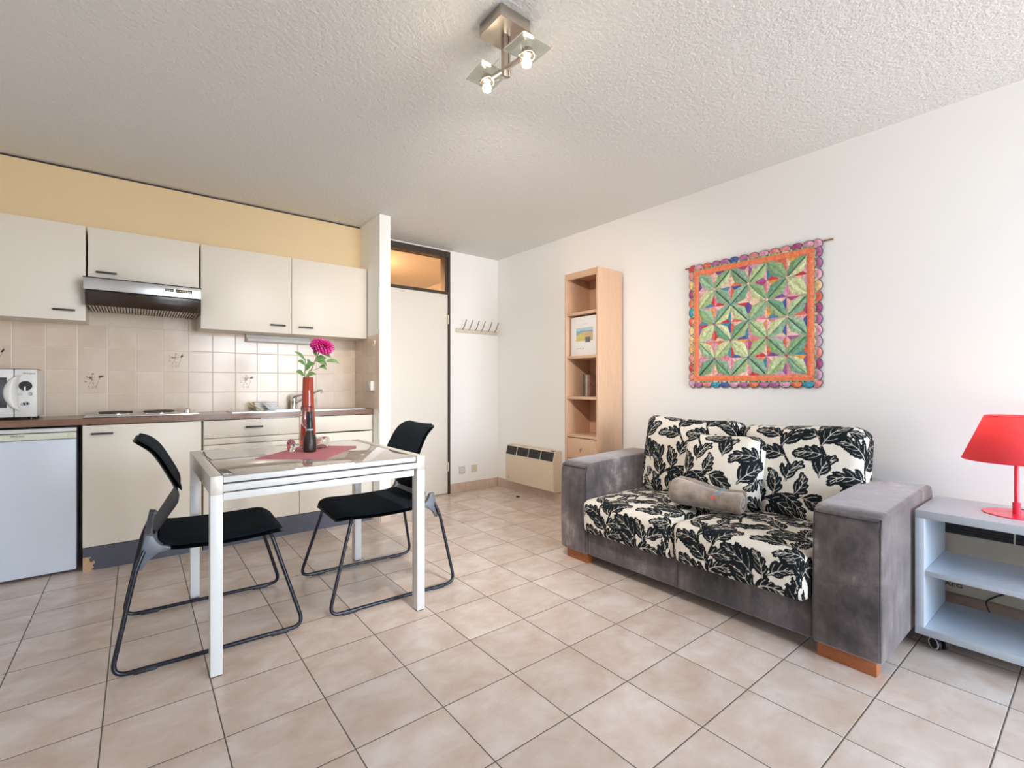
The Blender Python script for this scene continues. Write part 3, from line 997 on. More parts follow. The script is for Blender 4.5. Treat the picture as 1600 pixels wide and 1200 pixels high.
def fillet(pts, r, n=7):
    P = [Vector(p) for p in pts]
    out = [P[0]]
    for i in range(1, len(P) - 1):
        d0, d1 = (P[i - 1] - P[i]), (P[i + 1] - P[i])
        a = min(r, d0.length * .45, d1.length * .45)
        s_, e_ = P[i] + d0.normalized() * a, P[i] + d1.normalized() * a
        for k in range(n + 1):
            u = k / n
            out.append((1 - u) ** 2 * s_ + 2 * u * (1 - u) * P[i] + u * u * e_)
    out.append(P[-1])
    return out


BACK = [(-.226, .482), (-.196, .525), (-.164, .578), (-.140, .618), (-.135, .642), (-.146, .680), (-.172, .735), (-.200, .790), (-.224, .826), (-.252, .850), (-.284, .868)]


def back_profile(t0, t1, n):
    pts = smoothpath([(x, 0, z) for x, z in BACK], 8)
    L = [0]
    for a, b in zip(pts[:-1], pts[1:]): L.append(L[-1] + (b - a).length)
    out = []
    for i in range(n):
        s = L[-1] * (t0 + (t1 - t0) * i / (n - 1))
        for k in range(len(L) - 1):
            if L[k] <= s <= L[k + 1] + 1e-9:
                u = (s - L[k]) / (L[k + 1] - L[k])
                p = pts[k].lerp(pts[k + 1], u)
                d = (pts[k + 1] - pts[k]).normalized()
                out.append((p, Vector((d.z, 0, -d.x))))
                break
    return out


def sheet(t0, t1, wfun, off, th, nu=26, nv=18, rc=.05, curve=.006):
    """curved padded sheet following the back profile; off = offset to the front"""
    prof = back_profile(t0, t1, nu)
    F, Bk = [], []
    for i, (p, nn) in enumerate(prof):
        u = i / (nu - 1)
        w = wfun(u)
        Lr = .40 * (t1 - t0)
        e = min(u, 1 - u) * Lr
        q_ = rc if u < .5 else min(rc, .05)
        if e < q_:
            w -= q_ - math.sqrt(max(0, q_ * q_ - (q_ - e) ** 2))
        rf, rb = [], []
        for j in range(nv):
            v = -1 + 2 * j / (nv - 1)
            y = w * v
            edge = (1 - abs(v) ** 8) * (1 - (2 * abs(u - .5)) ** 10)
            bow = -curve * (1 - v * v)
            q = p + nn * (off + bow + curve)
            rf.append(q + Vector((0, y, 0)) + nn * (th * .5 * edge))
            rb.append(q + Vector((0, y, 0)) - nn * (th * .5 * edge))
        F.append(rf); Bk.append(rb[::-1])
    mb = MB()
    loop = [a + b for a, b in zip(F, Bk)]
    mb.grid(loop, closed_u=True)
    mb.raw(loop[0], [tuple(range(len(loop[0])))])
    mb.raw(loop[-1], [tuple(range(len(loop[0])))[::-1]])
    bmesh.ops.remove_doubles(mb.bm, verts=mb.bm.verts, dist=.0001)
    bmesh.ops.recalc_face_normals(mb.bm, faces=mb.bm.faces[:])
    return mb


def make_chair():
    t = thing('dining_chair', '', 'chair')
    # seat pad and its shell
    def seat(zoff, th, grow, zcut=0.0):
        rows_t, rows_b = [], []
        n, m = 26, 24
        for i in range(n):
            u = i / (n - 1)
            x = -.195 - grow + (.462 + 2 * grow) * u
            hw = .238 + grow + .012 * math.sin(PI * u)
            e = (1 - u) * .46
            rc = .10
            if e < rc: hw -= (rc - math.sqrt(max(0, rc * rc - (rc - e) ** 2))) * .62
            e = u * .46
            rc = .05
            if e < rc: hw -= rc - math.sqrt(max(0, rc * rc - (rc - e) ** 2))
            z = .452 + zoff - .010 * math.sin(PI * u) + (.018 * max(0, (.12 - u) / .12) ** 2) - .020 * max(0, (u - .86) / .14) ** 2
            rt, rb = [], []
            for j in range(m):
                v = -1 + 2 * j / (m - 1)
                dish = -.007 * (1 - v * v) * math.sin(PI * u)
                edge = max(0.0, (1 - abs(v) ** 10)) * max(0.0, (1 - abs(2 * u - 1) ** 14))
                rt.append(Vector((x, hw * v, z + dish + th * .5 * edge)))
                rb.append(Vector((x, hw * v, z + dish - th * .5 * edge)))
            rows_t.append(rt); rows_b.append(rb[::-1])
        loop = [a + b for a, b in zip(rows_t, rows_b)]
        mb = MB()
        mb.grid(loop, closed_u=True)
        mb.raw(loop[0], [tuple(range(len(loop[0])))])
        mb.raw(loop[-1], [tuple(range(len(loop[0])))[::-1]])
        bmesh.ops.remove_doubles(mb.bm, verts=mb.bm.verts, dist=.0001)
        bmesh.ops.recalc_face_normals(mb.bm, faces=mb.bm.faces[:])
        return mb
    seat(.004, .024, 0).build('seat_pad', M['chair_fabric'], t, angle=70)
    seat(-.012, .014, .004).build('seat_shell', M['chair_shell'], t, angle=70)
    # back: plastic shell, front upholstery
    wf = lambda u: .190 + .042 * min(1, u / .36) - .030 * max(0, (u - .45) / .55)
    sheet(0.0, 1.0, wf, 0, .012).build('back_shell', M['chair_shell'], t, angle=70)
    sheet(.405, .985, lambda u: .226 - .028 * u, .013, .018, rc=.10).build('backrest_pad', M['chair_fabric'], t, angle=70)
    # grey rear strip joining seat and back
    rows = []
    for i in range(8):
        u = i / 7
        rows.append([(-.180 - .036 * u ** .8, (.215 - .045 * u) * (-1 + 2 * j / 10), .452 + .046 * u ** 1.3 + .006 * (abs(-1 + 2 * j / 10)) ** 2) for j in range(11)])
    b_ = MB().grid(rows).build('rear_strip', M['chair_grey'], t, angle=80)
    md = b_.modifiers.new('thickness', 'SOLIDIFY'); md.thickness = .006
    for s in (1, -1):
        path = fillet([(.205, .225 * s, .436), (.214, .236 * s, .415), (.333, .292 * s, .0115), (-.337, .292 * s, .0115), (-.262, .258 * s, .400), (-.222, .228 * s, .492)], .055)
        fr_ = MB().tube(path, .0085, n=12).build('leg_frame', M['chair_tube'], t, angle=80)
        for q in (-.235, .235):
            MB().box(q - .035, q + .035, (.292 - .0095) * s, (.292 + .0095) * s, 0, .012, bev=.003).build('glide', M['rubber'], fr_)
        poly = [(-.236, .512), (-.212, .506), (-.202, .480), (-.186, .462), (-.155, .451), (-.155, .440), (-.198, .432), (-.228, .408), (-.250, .372), (-.260, .378), (-.252, .43)]
        y0, y1 = sorted((.222 * s, .248 * s))
        MB().prism(poly, 'y', y0, y1, bev=.004).build('bracket', M['chair_grey'], t)
    MB().tube([(.195, -.2, .434), (.195, .2, .434)], .008, n=10).build('cross_bar', M['chair_tube'], t)
    return t


def copy_tree(o, parent=None):
    c_ = o.copy()
    C.objects.link(c_)
    if parent is not None: c_.parent = parent
    for ch in list(o.children):
        copy_tree(ch, c_)
    return c_


ch1 = make_chair()
ch2 = copy_tree(ch1)
ch1.location = (.272, 2.600, 0); ch1.rotation_euler = (0, 0, math.radians(-2.5))
ch1['label'] = 'black sled-base chair at the left of the table, back towards the fridge'
ch2.location = (1.046, 2.578, 0); ch2.rotation_euler = (0, 0, math.radians(180 - 2.0))
ch2['label'] = 'black sled-base chair at the right of the table, back towards the door'
for o in (ch1, ch2): o['group'] = 'black dining chairs'

# ================================================================== on the table
pm = MB()
cor = [(.431, 2.495), (.680, 2.275), (.965, 2.660), (.735, 2.860)]
pm.prism(cor, 'z', TZ, TZ + .002)
tag(pm.build('placemat', M['mat_pink'], smooth=False), 'dusty pink square placemat laid diagonally on the glass table', 'placemat')
ZM = TZ + .002
bt = thing('wine_bottle', 'small matte black wine bottle on the pink placemat', 'bottle', (.692, 2.571, ZM))
c0 = (.692, 2.571, ZM)
MB().lathe([(0, .004), (.022, .002), (.027, 0), (.0305, .004), (.0315, .012), (.0315, .052), (.0305, .066), (.0275, .080), (.022, .094), (.0175, .104), (.0165, .110), (.0165, .12), (0, .12)], c0, 40).build('body', M['bottle'], bt)
MB().lathe([(.0165, .119), (.0172, .120), (.0172, .123), (.0158, .124), (.0150, .150), (.0142, .176), (.0150, .178), (.0150, .186), (.0142, .188), (.0138, .204), (.0128, .207), (0, .207)], c0, 32).build('foil_cap', M['foil'], bt)
MB().lathe([(.0168, .1105), (.0172, .111), (.0172, .1185), (.0168, .119)], c0, 32).build('neck_band', M['booklet'], bt)
mb = MB()
dirc = Vector((-.26, -.965, 0)).normalized()
side = Vector((-dirc.y, dirc.x, 0)) * -1
for k in range(9):
    zz = ZM + .018 + .0034 * k
    w = (.0012, .003, .0012, .0035, .0012, .0026, .003, .0012, .0022)[k]
    p = Vector((.692, 2.571, zz)) + dirc * .0317
    mb.raw([p - side * w + Vector((0, 0, -.001)), p + side * w + Vector((0, 0, -.001)), p + side * w + Vector((0, 0, .001)), p - side * w + Vector((0, 0, .001))], [(0, 1, 2, 3)])
mb.build('gold_print', M['gold'], bt, smooth=False)

vs = thing('flower_vase', 'tall tapered red glass vase behind the bottle', 'vase', (.754, 2.835, TZ))
cv = (.754, 2.835, ZM)
MB().lathe([(0, 0), (.040, 0), (.0435, .004), (.0435, .012), (.040, .10), (.0365, .17), (.0315, .27), (.0275, .385), (.0265, .387), (.0250, .385), (.0280, .27), (.0320, .17), (.0345, .06), (.032, .034), (0, .030)], cv, 48).build('body', M['red_glass'], vs, angle=60)


def wine_glass(name, label, loc, axis, group='stemmed glasses on the table'):
    t = thing(name, label, 'glass', loc, group)
    ax = Vector(axis).normalized()
    mb = MB()
    mb.lathe([(0, 0), (.033, 0), (.0345, .0012), (.033, .0022), (.012, .005), (.005, .010), (.0036, .02), (.0033, .06), (.0036, .098), (.007, .106), (.0185, .118), (.0285, .136), (.0325, .158), (.0325, .18), (.0290, .226), (.0283, .227), (.0278, .226), (.0313, .18), (.0313, .158), (.0273, .137), (.0175, .120), (.005, .110), (0, .109)], loc, 40, axis=ax)
    mb.build('bowl_stem_and_foot', M['glass'], t, angle=60)
    return t


wine_glass('wine_glass', 'clear wine glass standing upright between bottle and red vase', (.722, 2.742, ZM), (0, 0, 1))
wine_glass('wine_glass', 'clear wine glass lying on its side beside the black bottle', (.612, 2.612, ZM + .0338), (.905, .425, -.012))

# flowers
fl_ = thing('dahlia', 'magenta dahlia on a tall stem in the red vase', 'flower', (.754, 2.835, TZ + .04))
path = smoothpath([(.752, 2.84, TZ + .05), (.755, 2.83, 1.142), (.772, 2.83, 1.189), (.793, 2.828, 1.244), (.812, 2.825, 1.290)], 5)
st = MB().tube(path, .0034, n=8)
st.tube([(.765, 2.83, 1.178), (.79, 2.826, 1.187), (.817, 2.822, 1.201)], .0018, n=6)
st.build('stem', M['stem'], fl_)


def leaf(p0, p1, w, parent, out=(0, -.3, 0), droop=.012, mname='leaf'):
    p0, p1 = Vector(p0), Vector(p1)
    d = p1 - p0
    L = d.length
    nn = Vector(out).normalized() if Vector(out).length else Vector((0, -1, 0))
    nn = (nn - d.normalized() * nn.dot(d.normalized())).normalized()
    sd = d.normalized().cross(nn)
    rows = []
    n = 11
    for i in range(n):
        u = i / (n - 1)
        ww = w * (math.sin(PI * u ** .8) ** .85 if 0 < u < 1 else 0.02)
        c_ = p0 + d * u + Vector((0, 0, -droop * (2 * u - 1) ** 2 + droop * .6)) 
        rows.append([c_ + sd * ww * v + nn * (.25 * ww * (1 - abs(v)) + .08 * ww * math.sin(9 * u + 2 * v)) * -1 for v in (-1, -.6, -.25, 0, .25, .6, 1)])
    o = MB().grid(rows).build(mname, M['leaf'], parent, angle=80)
    md = o.modifiers.new('thickness', 'SOLIDIFY'); md.thickness = .0008
    return o


for a, b, w, y in (((.792, 1.240), (.846, 1.256), .017, 2.81), ((.850, 1.240), (.924, 1.230), .012, 2.82), ((.812, 1.207), (.852, 1.190), .013, 2.815),
                   ((.826, 1.285), (.876, 1.262), .014, 2.82), ((.797, 1.268), (.778, 1.300), .011, 2.82), ((.803, 1.243), (.848, 1.214), .016, 2.805)):
    leaf((a[0], 2.83, a[1]), (b[0], y, b[1]), w, fl_, out=(random.uniform(-.3, .3), -1, random.uniform(.2, .7)))
# bloom: many cupped petals on a ball
bc_ = Vector((.828, 2.822, 1.322))
up = Vector((.16, -.30, .94)).normalized()
q0 = Vector((0, 0, 1)).rotation_difference(up)
mb = MB()
NP = 150
for k in range(NP):
    ph = math.acos(1 - 1.72 * (k + .5) / NP)
    th = k * 2.399963
    dv = Vector((math.sin(ph) * math.cos(th), math.sin(ph) * math.sin(th), math.cos(ph)))
    r0 = .020
    Lp = .050 + .018 * math.sin(ph) + random.uniform(-.003, .003)
    tang = Vector((math.cos(ph) * math.cos(th), math.cos(ph) * math.sin(th), -math.sin(ph)))
    sd = dv.cross(tang).normalized()
    rows = []
    for i in range(6):
        u = i / 5
        cen = dv * (r0 + (Lp - r0) * u) + tang * (.010 * u * u) + dv * (-.004 * u ** 3)
        ww = .0105 * math.sin(PI * (.18 + .72 * u)) ** .8
        row = []
        for v in (-1, -.5, 0, .5, 1):
            pt = cen + sd * ww * v + dv * (.006 * v * v * (1 - .4 * u)) - tang * (.005 * v * v)
            pt = q0 @ Vector((pt.x, pt.y, pt.z * .80))
            row.append(bc_ + pt)
        rows.append(row)
    mb.grid(rows)
mb.build('bloom', M['petal'], fl_, angle=80)

sp_ = thing('leafy_sprig', 'green leafy sprig left of the dahlia in the red vase', 'sprig', (.745, 2.84, TZ + .04))
MB().tube(smoothpath([(.750, 2.842, TZ + .05), (.737, 2.836, 1.134), (.738, 2.83, 1.195), (.736, 2.828, 1.249)], 5), .0026, n=8).build('stem', M['leaf'], sp_)
for a, b, w, y in (((.737, 1.243), (.677, 1.288), .009, 2.82), ((.737, 1.215), (.692, 1.234), .012, 2.81), ((.766, 1.208), (.747, 1.250), .009, 2.83), ((.738, 1.200), (.782, 1.224), .014, 2.80),
                   ((.734, 1.154), (.681, 1.175), .017, 2.80), ((.740, 1.150), (.792, 1.164), .013, 2.805), ((.738, 1.185), (.760, 1.205), .013, 2.81)):
    leaf((a[0], 2.832, a[1]), (b[0], y, b[1]), w, sp_, out=(random.uniform(-.3, .3), -1, random.uniform(.1, .6)))

# ================================================================== ceiling lamp
cl = thing('ceiling_spotlight', 'satin nickel ceiling lamp with two lit spots on glass squares', 'lamp', (1.078, 1.424, ZC))
MB().box(1.010, 1.146, 1.356, 1.492, 2.414, ZC, bev=.0012).build('canopy_box', M['nickel'], cl)
MB().box(1.007, 1.149, 1.353, 1.495, 2.4125, 2.4150).build('canopy_lid', M['nickel'], cl, smooth=False)
mb = MB(); mb.box(1.068, 1.088, 1.414, 1.434, 2.255, 2.413, bev=.002); mb.box(1.0895, 1.0985, 1.414, 1.434, 2.26, 2.413, bev=.001)
mb.build('post', M['nickel'], cl)
MB().tube([(1.078, 1.325, 2.272), (1.078, 1.505, 2.296)], .0085, n=12).build('arm', M['nickel'], cl)
for yy, zz, tilt in ((1.540, 2.302, 1), (1.292, 2.272, -1)):
    nrm = Vector((-.03, -.06 * tilt, -1)).normalized()
    cN = Vector((1.078, yy, zz))
    ux = Vector((1, -.05, 0)); ux = (ux - nrm * ux.dot(nrm)).normalized(); uy = nrm.cross(ux)
    top = cN - nrm * .016
    mb = MB()
    h = .062
    pts = [top + ux * a * h + uy * b * h for a, b in ((-1, -1), (1, -1), (1, 1), (-1, 1))]
    pt2 = [p - nrm * .004 for p in pts]
    mb.raw(pts + pt2, [(0, 1, 2, 3), (7, 6, 5, 4), (0, 4, 5, 1), (1, 5, 6, 2), (2, 6, 7, 3), (3, 7, 4, 0)])
    hdp = mb.build('glass_plate', M['plate_glass'], cl, smooth=False)
    mb = MB()
    ring = [cN + (ux * math.cos(a) + uy * math.sin(a)) * .027 + nrm * (.006 + .004 * math.cos(2 * a)) for a in [2 * PI * k / 32 for k in range(32)]]
    mb.tube(ring, .0028, n=8, closed=True)
    mb.lathe([(.017, -.016), (.019, -.012), (.019, .008), (.015, .010), (.0, .010)], cN, 28, axis=nrm)
    for a in (0.5, 2.6, 4.7):
        d_ = ux * math.cos(a) + uy * math.sin(a)
        mb.tube([cN + d_ * .018 - nrm * .006, cN + d_ * .034 + nrm * .001, cN + d_ * .046 - nrm * .006], .0024, n=8)
    mb.build('lamp_holder', M['nickel'], cl)
    MB().lathe([(.010, .010), (.011, .018), (.015, .025), (.0175, .033), (.0155, .042), (.008, .047), (0, .048)], cN, 28, axis=nrm).build('bulb', M['bulb'], cl)
    lamp_light('spot_bulb_light', cN + nrm * .070, 36, (1, .90, .80), .03, 'SPOT', cone=math.radians(125), aim=(2.35, 3.5, .6) if tilt > 0 else (2.5, 3.0, .4))
    lamp_light('bulb_glow_light', cN + nrm * .075, 0.4, (1, .80, .58), .02)
MB().tube(smoothpath([(1.07, 1.45, 2.335), (1.065, 1.48, 2.325), (1.068, 1.52, 2.340), (1.066, 1.56, 2.335), (1.07, 1.60, 2.345)], 5), .0013, n=6).build('wire', M['nickel'], cl)

# ================================================================== acanthus print for the sofa
def acanthus_field(width, height, seed, grid=0.008):
    """list of fronds (sampled discs and vein polylines) covering a width x height cloth"""
    rnd = random.Random(seed)
    gx, gy = np.meshgrid(np.arange(-.02, width + .02, grid), np.arange(-.02, height + .02, grid))
    cover = np.zeros(gx.shape, bool)
    fronds = []

    def make(x0, y0, ang, L, curl, sgn):
        discs, veins = [], []
        N = 18
        sp = []
        a = ang
        p = np.array([x0, y0])
        for i in range(N + 1):
            sp.append(p.copy())
            a += curl / N * (0.5 + 1.2 * i / N)
            p = p + np.array([math.cos(a), math.sin(a)]) * L / N
        sp = np.array(sp)
        for i in range(N + 1):                       # spine
            u = i / N
            discs.append((sp[i, 0], sp[i, 1], L * (.020 + .040 * math.sin(PI * min(1, u * 1.02)) ** .8)))
        veins.append((sp, .0014))
        nl = 4
        for k in range(nl):
            u = .20 + .62 * k / (nl - 1)
            i = int(u * N)
            d = sp[min(i + 1, N)] - sp[max(i - 1, 0)]
            base = math.atan2(d[1], d[0])
            for s in (1, -1):
                ll = L * (.46 - .20 * (k / (nl - 1))) * (.85 + .3 * rnd.random()) * (1.12 if s == sgn else .86)
                an = base + s * (1.02 - .28 * k / (nl - 1))
                q = sp[i].copy()
                line = [q.copy()]
                M_ = 9
                for j in range(M_):
                    an -= s * .085
                    q = q + np.array([math.cos(an), math.sin(an)]) * ll / M_
                    line.append(q.copy())
                line = np.array(line)
                for j in range(M_ + 1):
                    t_ = j / M_
                    r = ll * (.070 + .120 * math.sin(PI * min(1, .10 + t_ * .86)) ** .9)
                    discs.append((line[j, 0], line[j, 1], r))
                    if j in (4, 6, 8):               # scalloped edge
                        nrm_ = np.array([-math.sin(an), math.cos(an)])
                        fw = np.array([math.cos(an), math.sin(an)])
                        for e_ in (1, -1):
                            c_ = line[j] + nrm_ * e_ * r * .78 + fw * r * .45
                            discs.append((c_[0], c_[1], r * .42))
                veins.append((line[:-2], .0010))
        tip = sp[-1]
        for o_ in (-.5, 0, .5):
            discs.append((tip[0] + .035 * L * math.cos(a + o_), tip[1] + .035 * L * math.sin(a + o_), L * .05))
        return discs, veins

    def sprig(x0, y0, ang, L, curl, sgn):
        """a curved stem carrying lobed leaves on both sides and one at its tip"""
        discs, veins = [], []
        N = 24
        a, p = ang, np.array([x0, y0])
        pts, hd = [], []
        for i in range(N + 1):
            pts.append(p.copy()); hd.append(a)
            a += curl / N * (.4 + 1.2 * i / N)
            p = p + np.array([math.cos(a), math.sin(a)]) * L / N
        for i in range(N + 1):
            discs.append((pts[i][0], pts[i][1], .0042 - .0020 * i / N))
            if i < N:
                m_ = (pts[i] + pts[i + 1]) / 2
                discs.append((m_[0], m_[1], .0042 - .0020 * i / N))
        nleaf = 5
        for k in range(nleaf):
            u = .16 + .72 * k / (nleaf - 1)
            i = int(u * N)
            s = sgn if k % 2 == 0 else -sgn
            ll = L * (.62 - .16 * k / (nleaf - 1)) * rnd.uniform(.88, 1.12)
            dv_, vv_ = make(pts[i][0], pts[i][1], hd[i] + s * rnd.uniform(.62, .82), ll, s * rnd.uniform(.5, 1.2), s)
            discs += dv_; veins += vv_
        dv_, vv_ = make(pts[-1][0], pts[-1][1], hd[-1], L * .52, math.copysign(.7, curl), sgn)
        discs += dv_; veins += vv_
        return discs, veins

    def mask(discs, grow=0.0):
        m = np.zeros(gx.shape, bool)
        for x, y, r in discs:
            r += grow
            i0, i1 = int((x - r + .02) / grid), int((x + r + .02) / grid) + 2
            j0, j1 = int((y - r + .02) / grid), int((y + r + .02) / grid) + 2
            i0, j0 = max(i0, 0), max(j0, 0)
            if i1 <= i0 or j1 <= j0: continue
            m[j0:j1, i0:i1] |= (gx[j0:j1, i0:i1] - x) ** 2 + (gy[j0:j1, i0:i1] - y) ** 2 < r * r
        return m
    inside = (gx > 0) & (gx < width) & (gy > 0) & (gy < height)
    for attempt in range(700):
        sgn = rnd.choice((1, -1))
        ang = PI / 2 + rnd.uniform(-.8, .8)
        x0, y0 = rnd.uniform(0, width), rnd.uniform(-.12, height)
        if attempt < 170:
            dv = sprig(x0, y0, ang, rnd.uniform(.19, .25), -sgn * rnd.uniform(.6, 1.5), sgn); tol = .17
        elif attempt < 420:
            dv = make(x0, y0, ang, rnd.uniform(.095, .15), -sgn * rnd.uniform(.5, 1.5), sgn); tol = .14
        else:
            dv = make(x0, y0, rnd.uniform(0, 6.28), rnd.uniform(.055, .085), -sgn * rnd.uniform(.5, 1.5), sgn); tol = .10
        m = mask(dv[0], .002) & inside
        n = m.sum()
        if n < 10: continue
        if (m & cover).sum() / n < tol:
            cover |= mask(dv[0]) & inside
            fronds.append(dv)
    return fronds


def pattern_value(fronds, A, B):
    val = np.full(A.shape, 0.05)
    for discs, veins in fronds:
        D = np.array(discs)
        x0, x1 = (D[:, 0] - D[:, 2]).min() - .01, (D[:, 0] + D[:, 2]).max() + .01
        y0, y1 = (D[:, 1] - D[:, 2]).min() - .01, (D[:, 1] + D[:, 2]).max() + .01
        idx = np.nonzero((A > x0) & (A < x1) & (B > y0) & (B < y1))[0]
        if len(idx) == 0: continue
        a, b = A[idx], B[idx]
        d = np.full(a.shape, .05)
        for x, y, r in discs:
            d = np.minimum(d, np.hypot(a - x, b - y) - r)
        near = d < .0030
        idx, a, b, d = idx[near], a[near], b[near], d[near]
        vmin = np.full(a.shape, .05)
        for line, w in veins:
            for (ax, ay), (bx_, by) in zip(line[:-1], line[1:]):
                ex, ey = bx_ - ax, by - ay
                l2 = ex * ex + ey * ey + 1e-12
                tt = np.clip(((a - ax) * ex + (b - ay) * ey) / l2, 0, 1)
                vmin = np.minimum(vmin, np.hypot(a - ax - tt * ex, b - ay - tt * ey) - w)
        d = np.maximum(d - .0023, -vmin)
        val[idx] = np.minimum(val[idx], d)
    return val


def rounded_block(sx, sy, sz, r, step):
    """rounded box centred at the origin, densely gridded; returns V, F"""
    V, F = [], []
    h = np.array([sx, sy, sz]) / 2
    for ax in range(3):
        u, v = [(1, 2), (2, 0), (0, 1)][ax]
        nu, nv = max(4, int(2 * h[u] / step)), max(4, int(2 * h[v] / step))
        U = np.linspace(-h[u], h[u], nu + 1)
        W = np.linspace(-h[v], h[v], nv + 1)
        for s in (1, -1):
            g = np.zeros((nu + 1, nv + 1, 3))
            g[..., u] = U[:, None]
            g[..., v] = W[None, :]
            g[..., ax] = s * h[ax]
            b0 = sum(len(q) for q in V)
            V.append(g.reshape(-1, 3))
            i, j = np.meshgrid(np.arange(nu), np.arange(nv), indexing='ij')
            q = b0 + i * (nv + 1) + j
            f = np.stack([q, q + nv + 1, q + nv + 2, q + 1], -1).reshape(-1, 4)
            F.append(f if s > 0 else f[:, ::-1])
    V = np.concatenate(V); F = np.concatenate(F)
    inner = np.clip(V, -(h - r), h - r)
    d = V - inner
    L = np.linalg.norm(d, axis=1, keepdims=True)
    V = inner + d / np.maximum(L, 1e-9) * r
    return V, F, d / np.maximum(L, 1e-9)


def weld(V, F, extra):
    key = np.round(V / 1e-5).astype(np.int64)
    _, first, inv = np.unique(key, axis=0, return_index=True, return_inverse=True)
    inv = inv.reshape(-1)
    return V[first], inv[F], [e[first] for e in extra]


# ================================================================== sofa
SX, SY0, SY1 = 2.140, .528, 2.225
sofa = thing('sofa', 'grey suede two-seat sofa with black and cream leaf-print cushions', 'sofa', (2.54, 1.38, 0))


def arm(y0, y1):
    prof = []
    zf, zb = .618, .638
    pts = [(SX, .062), (SX - .004, .30), (SX + .002, .56)]
    pts += [(SX + .010, .592), (SX + .030, .610), (SX + .06, zf)]
    pts += [(SX + .30, .626), (SX + .60, .636), (2.86, zb)]
    pts += [(2.905, .632), (2.930, .608), (2.936, .57), (2.936, .062)]
    mb = MB()
    mb.prism(pts, 'y', y0, y1, bev=.018, seg=3, sm=True)
    # seam piping along the front edges
    return mb


for a, b in ((SY0, .762), (2.004, SY1)):
    ar = arm(a, b).build('armrest', M['suede'], sofa, angle=70)
    mb = MB()
    for q in (a + .007, b - .007):
        mb.tube([(SX + .004, q, .075), (SX, q, .30), (SX + .005, q, .56), (SX + .016, q, .597)], .0028, n=6)
    mb.tube([(SX + .004, a + .010, .588), (SX + .004, b - .010, .588)], .0022, n=6)
    mb.build('seam', M['seam'], ar)
mb = MB()
mb.box(SX + .012, 2.90, .764, 2.002, .062, .235, bev=.012, seg=3)
bs = mb.build('base', M['suede'], sofa)
mb = MB(); mb.tube([(SX + .011, 1.383, .07), (SX + .011, 1.383, .23)], .0022, n=6); mb.build('seam', M['seam'], bs)
MB().box(2.78, 2.935, .764, 2.002, .24, .73, bev=.03, seg=3).build('back_frame', M['suede'], sofa)
for x, y0, y1 in ((SX + .028, .552, .752), (SX + .028, 2.020, 2.195), (2.84, .552, .752), (2.84, 2.020, 2.195)):
    MB().box(x, x + .05, y0, y1, 0, .063, bev=.002).build('foot', M['wood_foot'], sofa)

STEP = .0042
SCALE = 1.22                     # size of the printed leaves
FR_SEAT = acanthus_field(.66, .86, 11)
FR_BACK = acanthus_field(.72, .62, 23)
# seat cushions
sx_, sy_, sz_ = .60, .625, .205
V, F, Nn = rounded_block(sx_, sy_, sz_, .045, STEP)
V, F, (Nn,) = weld(V, F, [Nn])
side = np.clip(np.abs(Nn[:, 1]), 0, 1)
A_ = V[:, 1] + sy_ / 2 + np.sign(V[:, 1]) * side * (sz_ / 2 - V[:, 2]) * .9
B_ = (V[:, 0] + sx_ / 2) - (sz_ / 2 - V[:, 2]) * (1 - side) + .20
pat = pattern_value(FR_SEAT, np.clip(A_ + .09, 0, .905) / SCALE, B_ / SCALE) * SCALE
# puff the top, droop the front
bx = np.clip(1 - (2 * V[:, 0] / sx_) ** 2, 0, 1); by = np.clip(1 - np.abs(2 * V[:, 1] / sy_) ** 2.4, 0, 1)
topw = np.clip(V[:, 2] / (sz_ / 2), 0, 1)
V[:, 2] += .022 * bx * by * topw + .004 * np.sin(9 * V[:, 1] + 2) * topw
V[:, 0] -= .010 * np.clip(-Nn[:, 0], 0, 1) * by
for k, yc_ in enumerate((1.083, 1.706)):
    W = V + np.array([2.108 + sx_ / 2, yc_, .222 + sz_ / 2 - .018])
    if k == 0: W[:, 2] += .002
    mesh_np('seat_cushion', W, F, M['acanthus'], sofa, attr=pat)
# back cushions
def back_cushion(yc_, w, hgt, xb, zb, tilt, name, parent, frs, off=0, dep=.17, roll=0.0, twist=0.0):
    V, F, Nn = rounded_block(dep, w, hgt, .058, STEP)
    V, F, (Nn,) = weld(V, F, [Nn])
    side = np.clip(np.abs(Nn[:, 1]), 0, 1)
    topm = np.clip(np.abs(Nn[:, 2]), 0, 1) * np.sign(Nn[:, 2])
    A_ = V[:, 1] + w / 2 + np.sign(V[:, 1]) * side * (V[:, 0] + dep / 2) * .9 + .03
    B_ = V[:, 2] + hgt / 2 + np.clip(topm, 0, 1) * (V[:, 0] + dep / 2) * .9 + .02 + off
    pat = pattern_value(frs, (.70 - A_) / SCALE, B_ / SCALE) * SCALE
    by = np.clip(1 - np.abs(2 * V[:, 1] / w) ** 2.2, 0, 1); bz = np.clip(1 - np.abs(2 * V[:, 2] / hgt) ** 2.2, 0, 1)
    fr_ = np.clip(-V[:, 0] / (dep / 2), 0, 1)
    V[:, 0] -= .030 * by * bz * fr_ + .004 * np.sin(14 * V[:, 2] + 5 * V[:, 1]) * fr_
    V[:, 2] += .010 * np.sin(7 * V[:, 1] + yc_ * 3) * np.clip(V[:, 2] / (hgt / 2), 0, 1)
    R = np.array((Matrix.Rotation(twist, 3, 'Z') @ Matrix.Rotation(tilt, 3, 'Y') @ Matrix.Rotation(roll, 3, 'X')))
    W = V @ R.T + np.array([xb, yc_, zb])
    return mesh_np(name, W, F, M['acanthus'], parent, attr=pat)


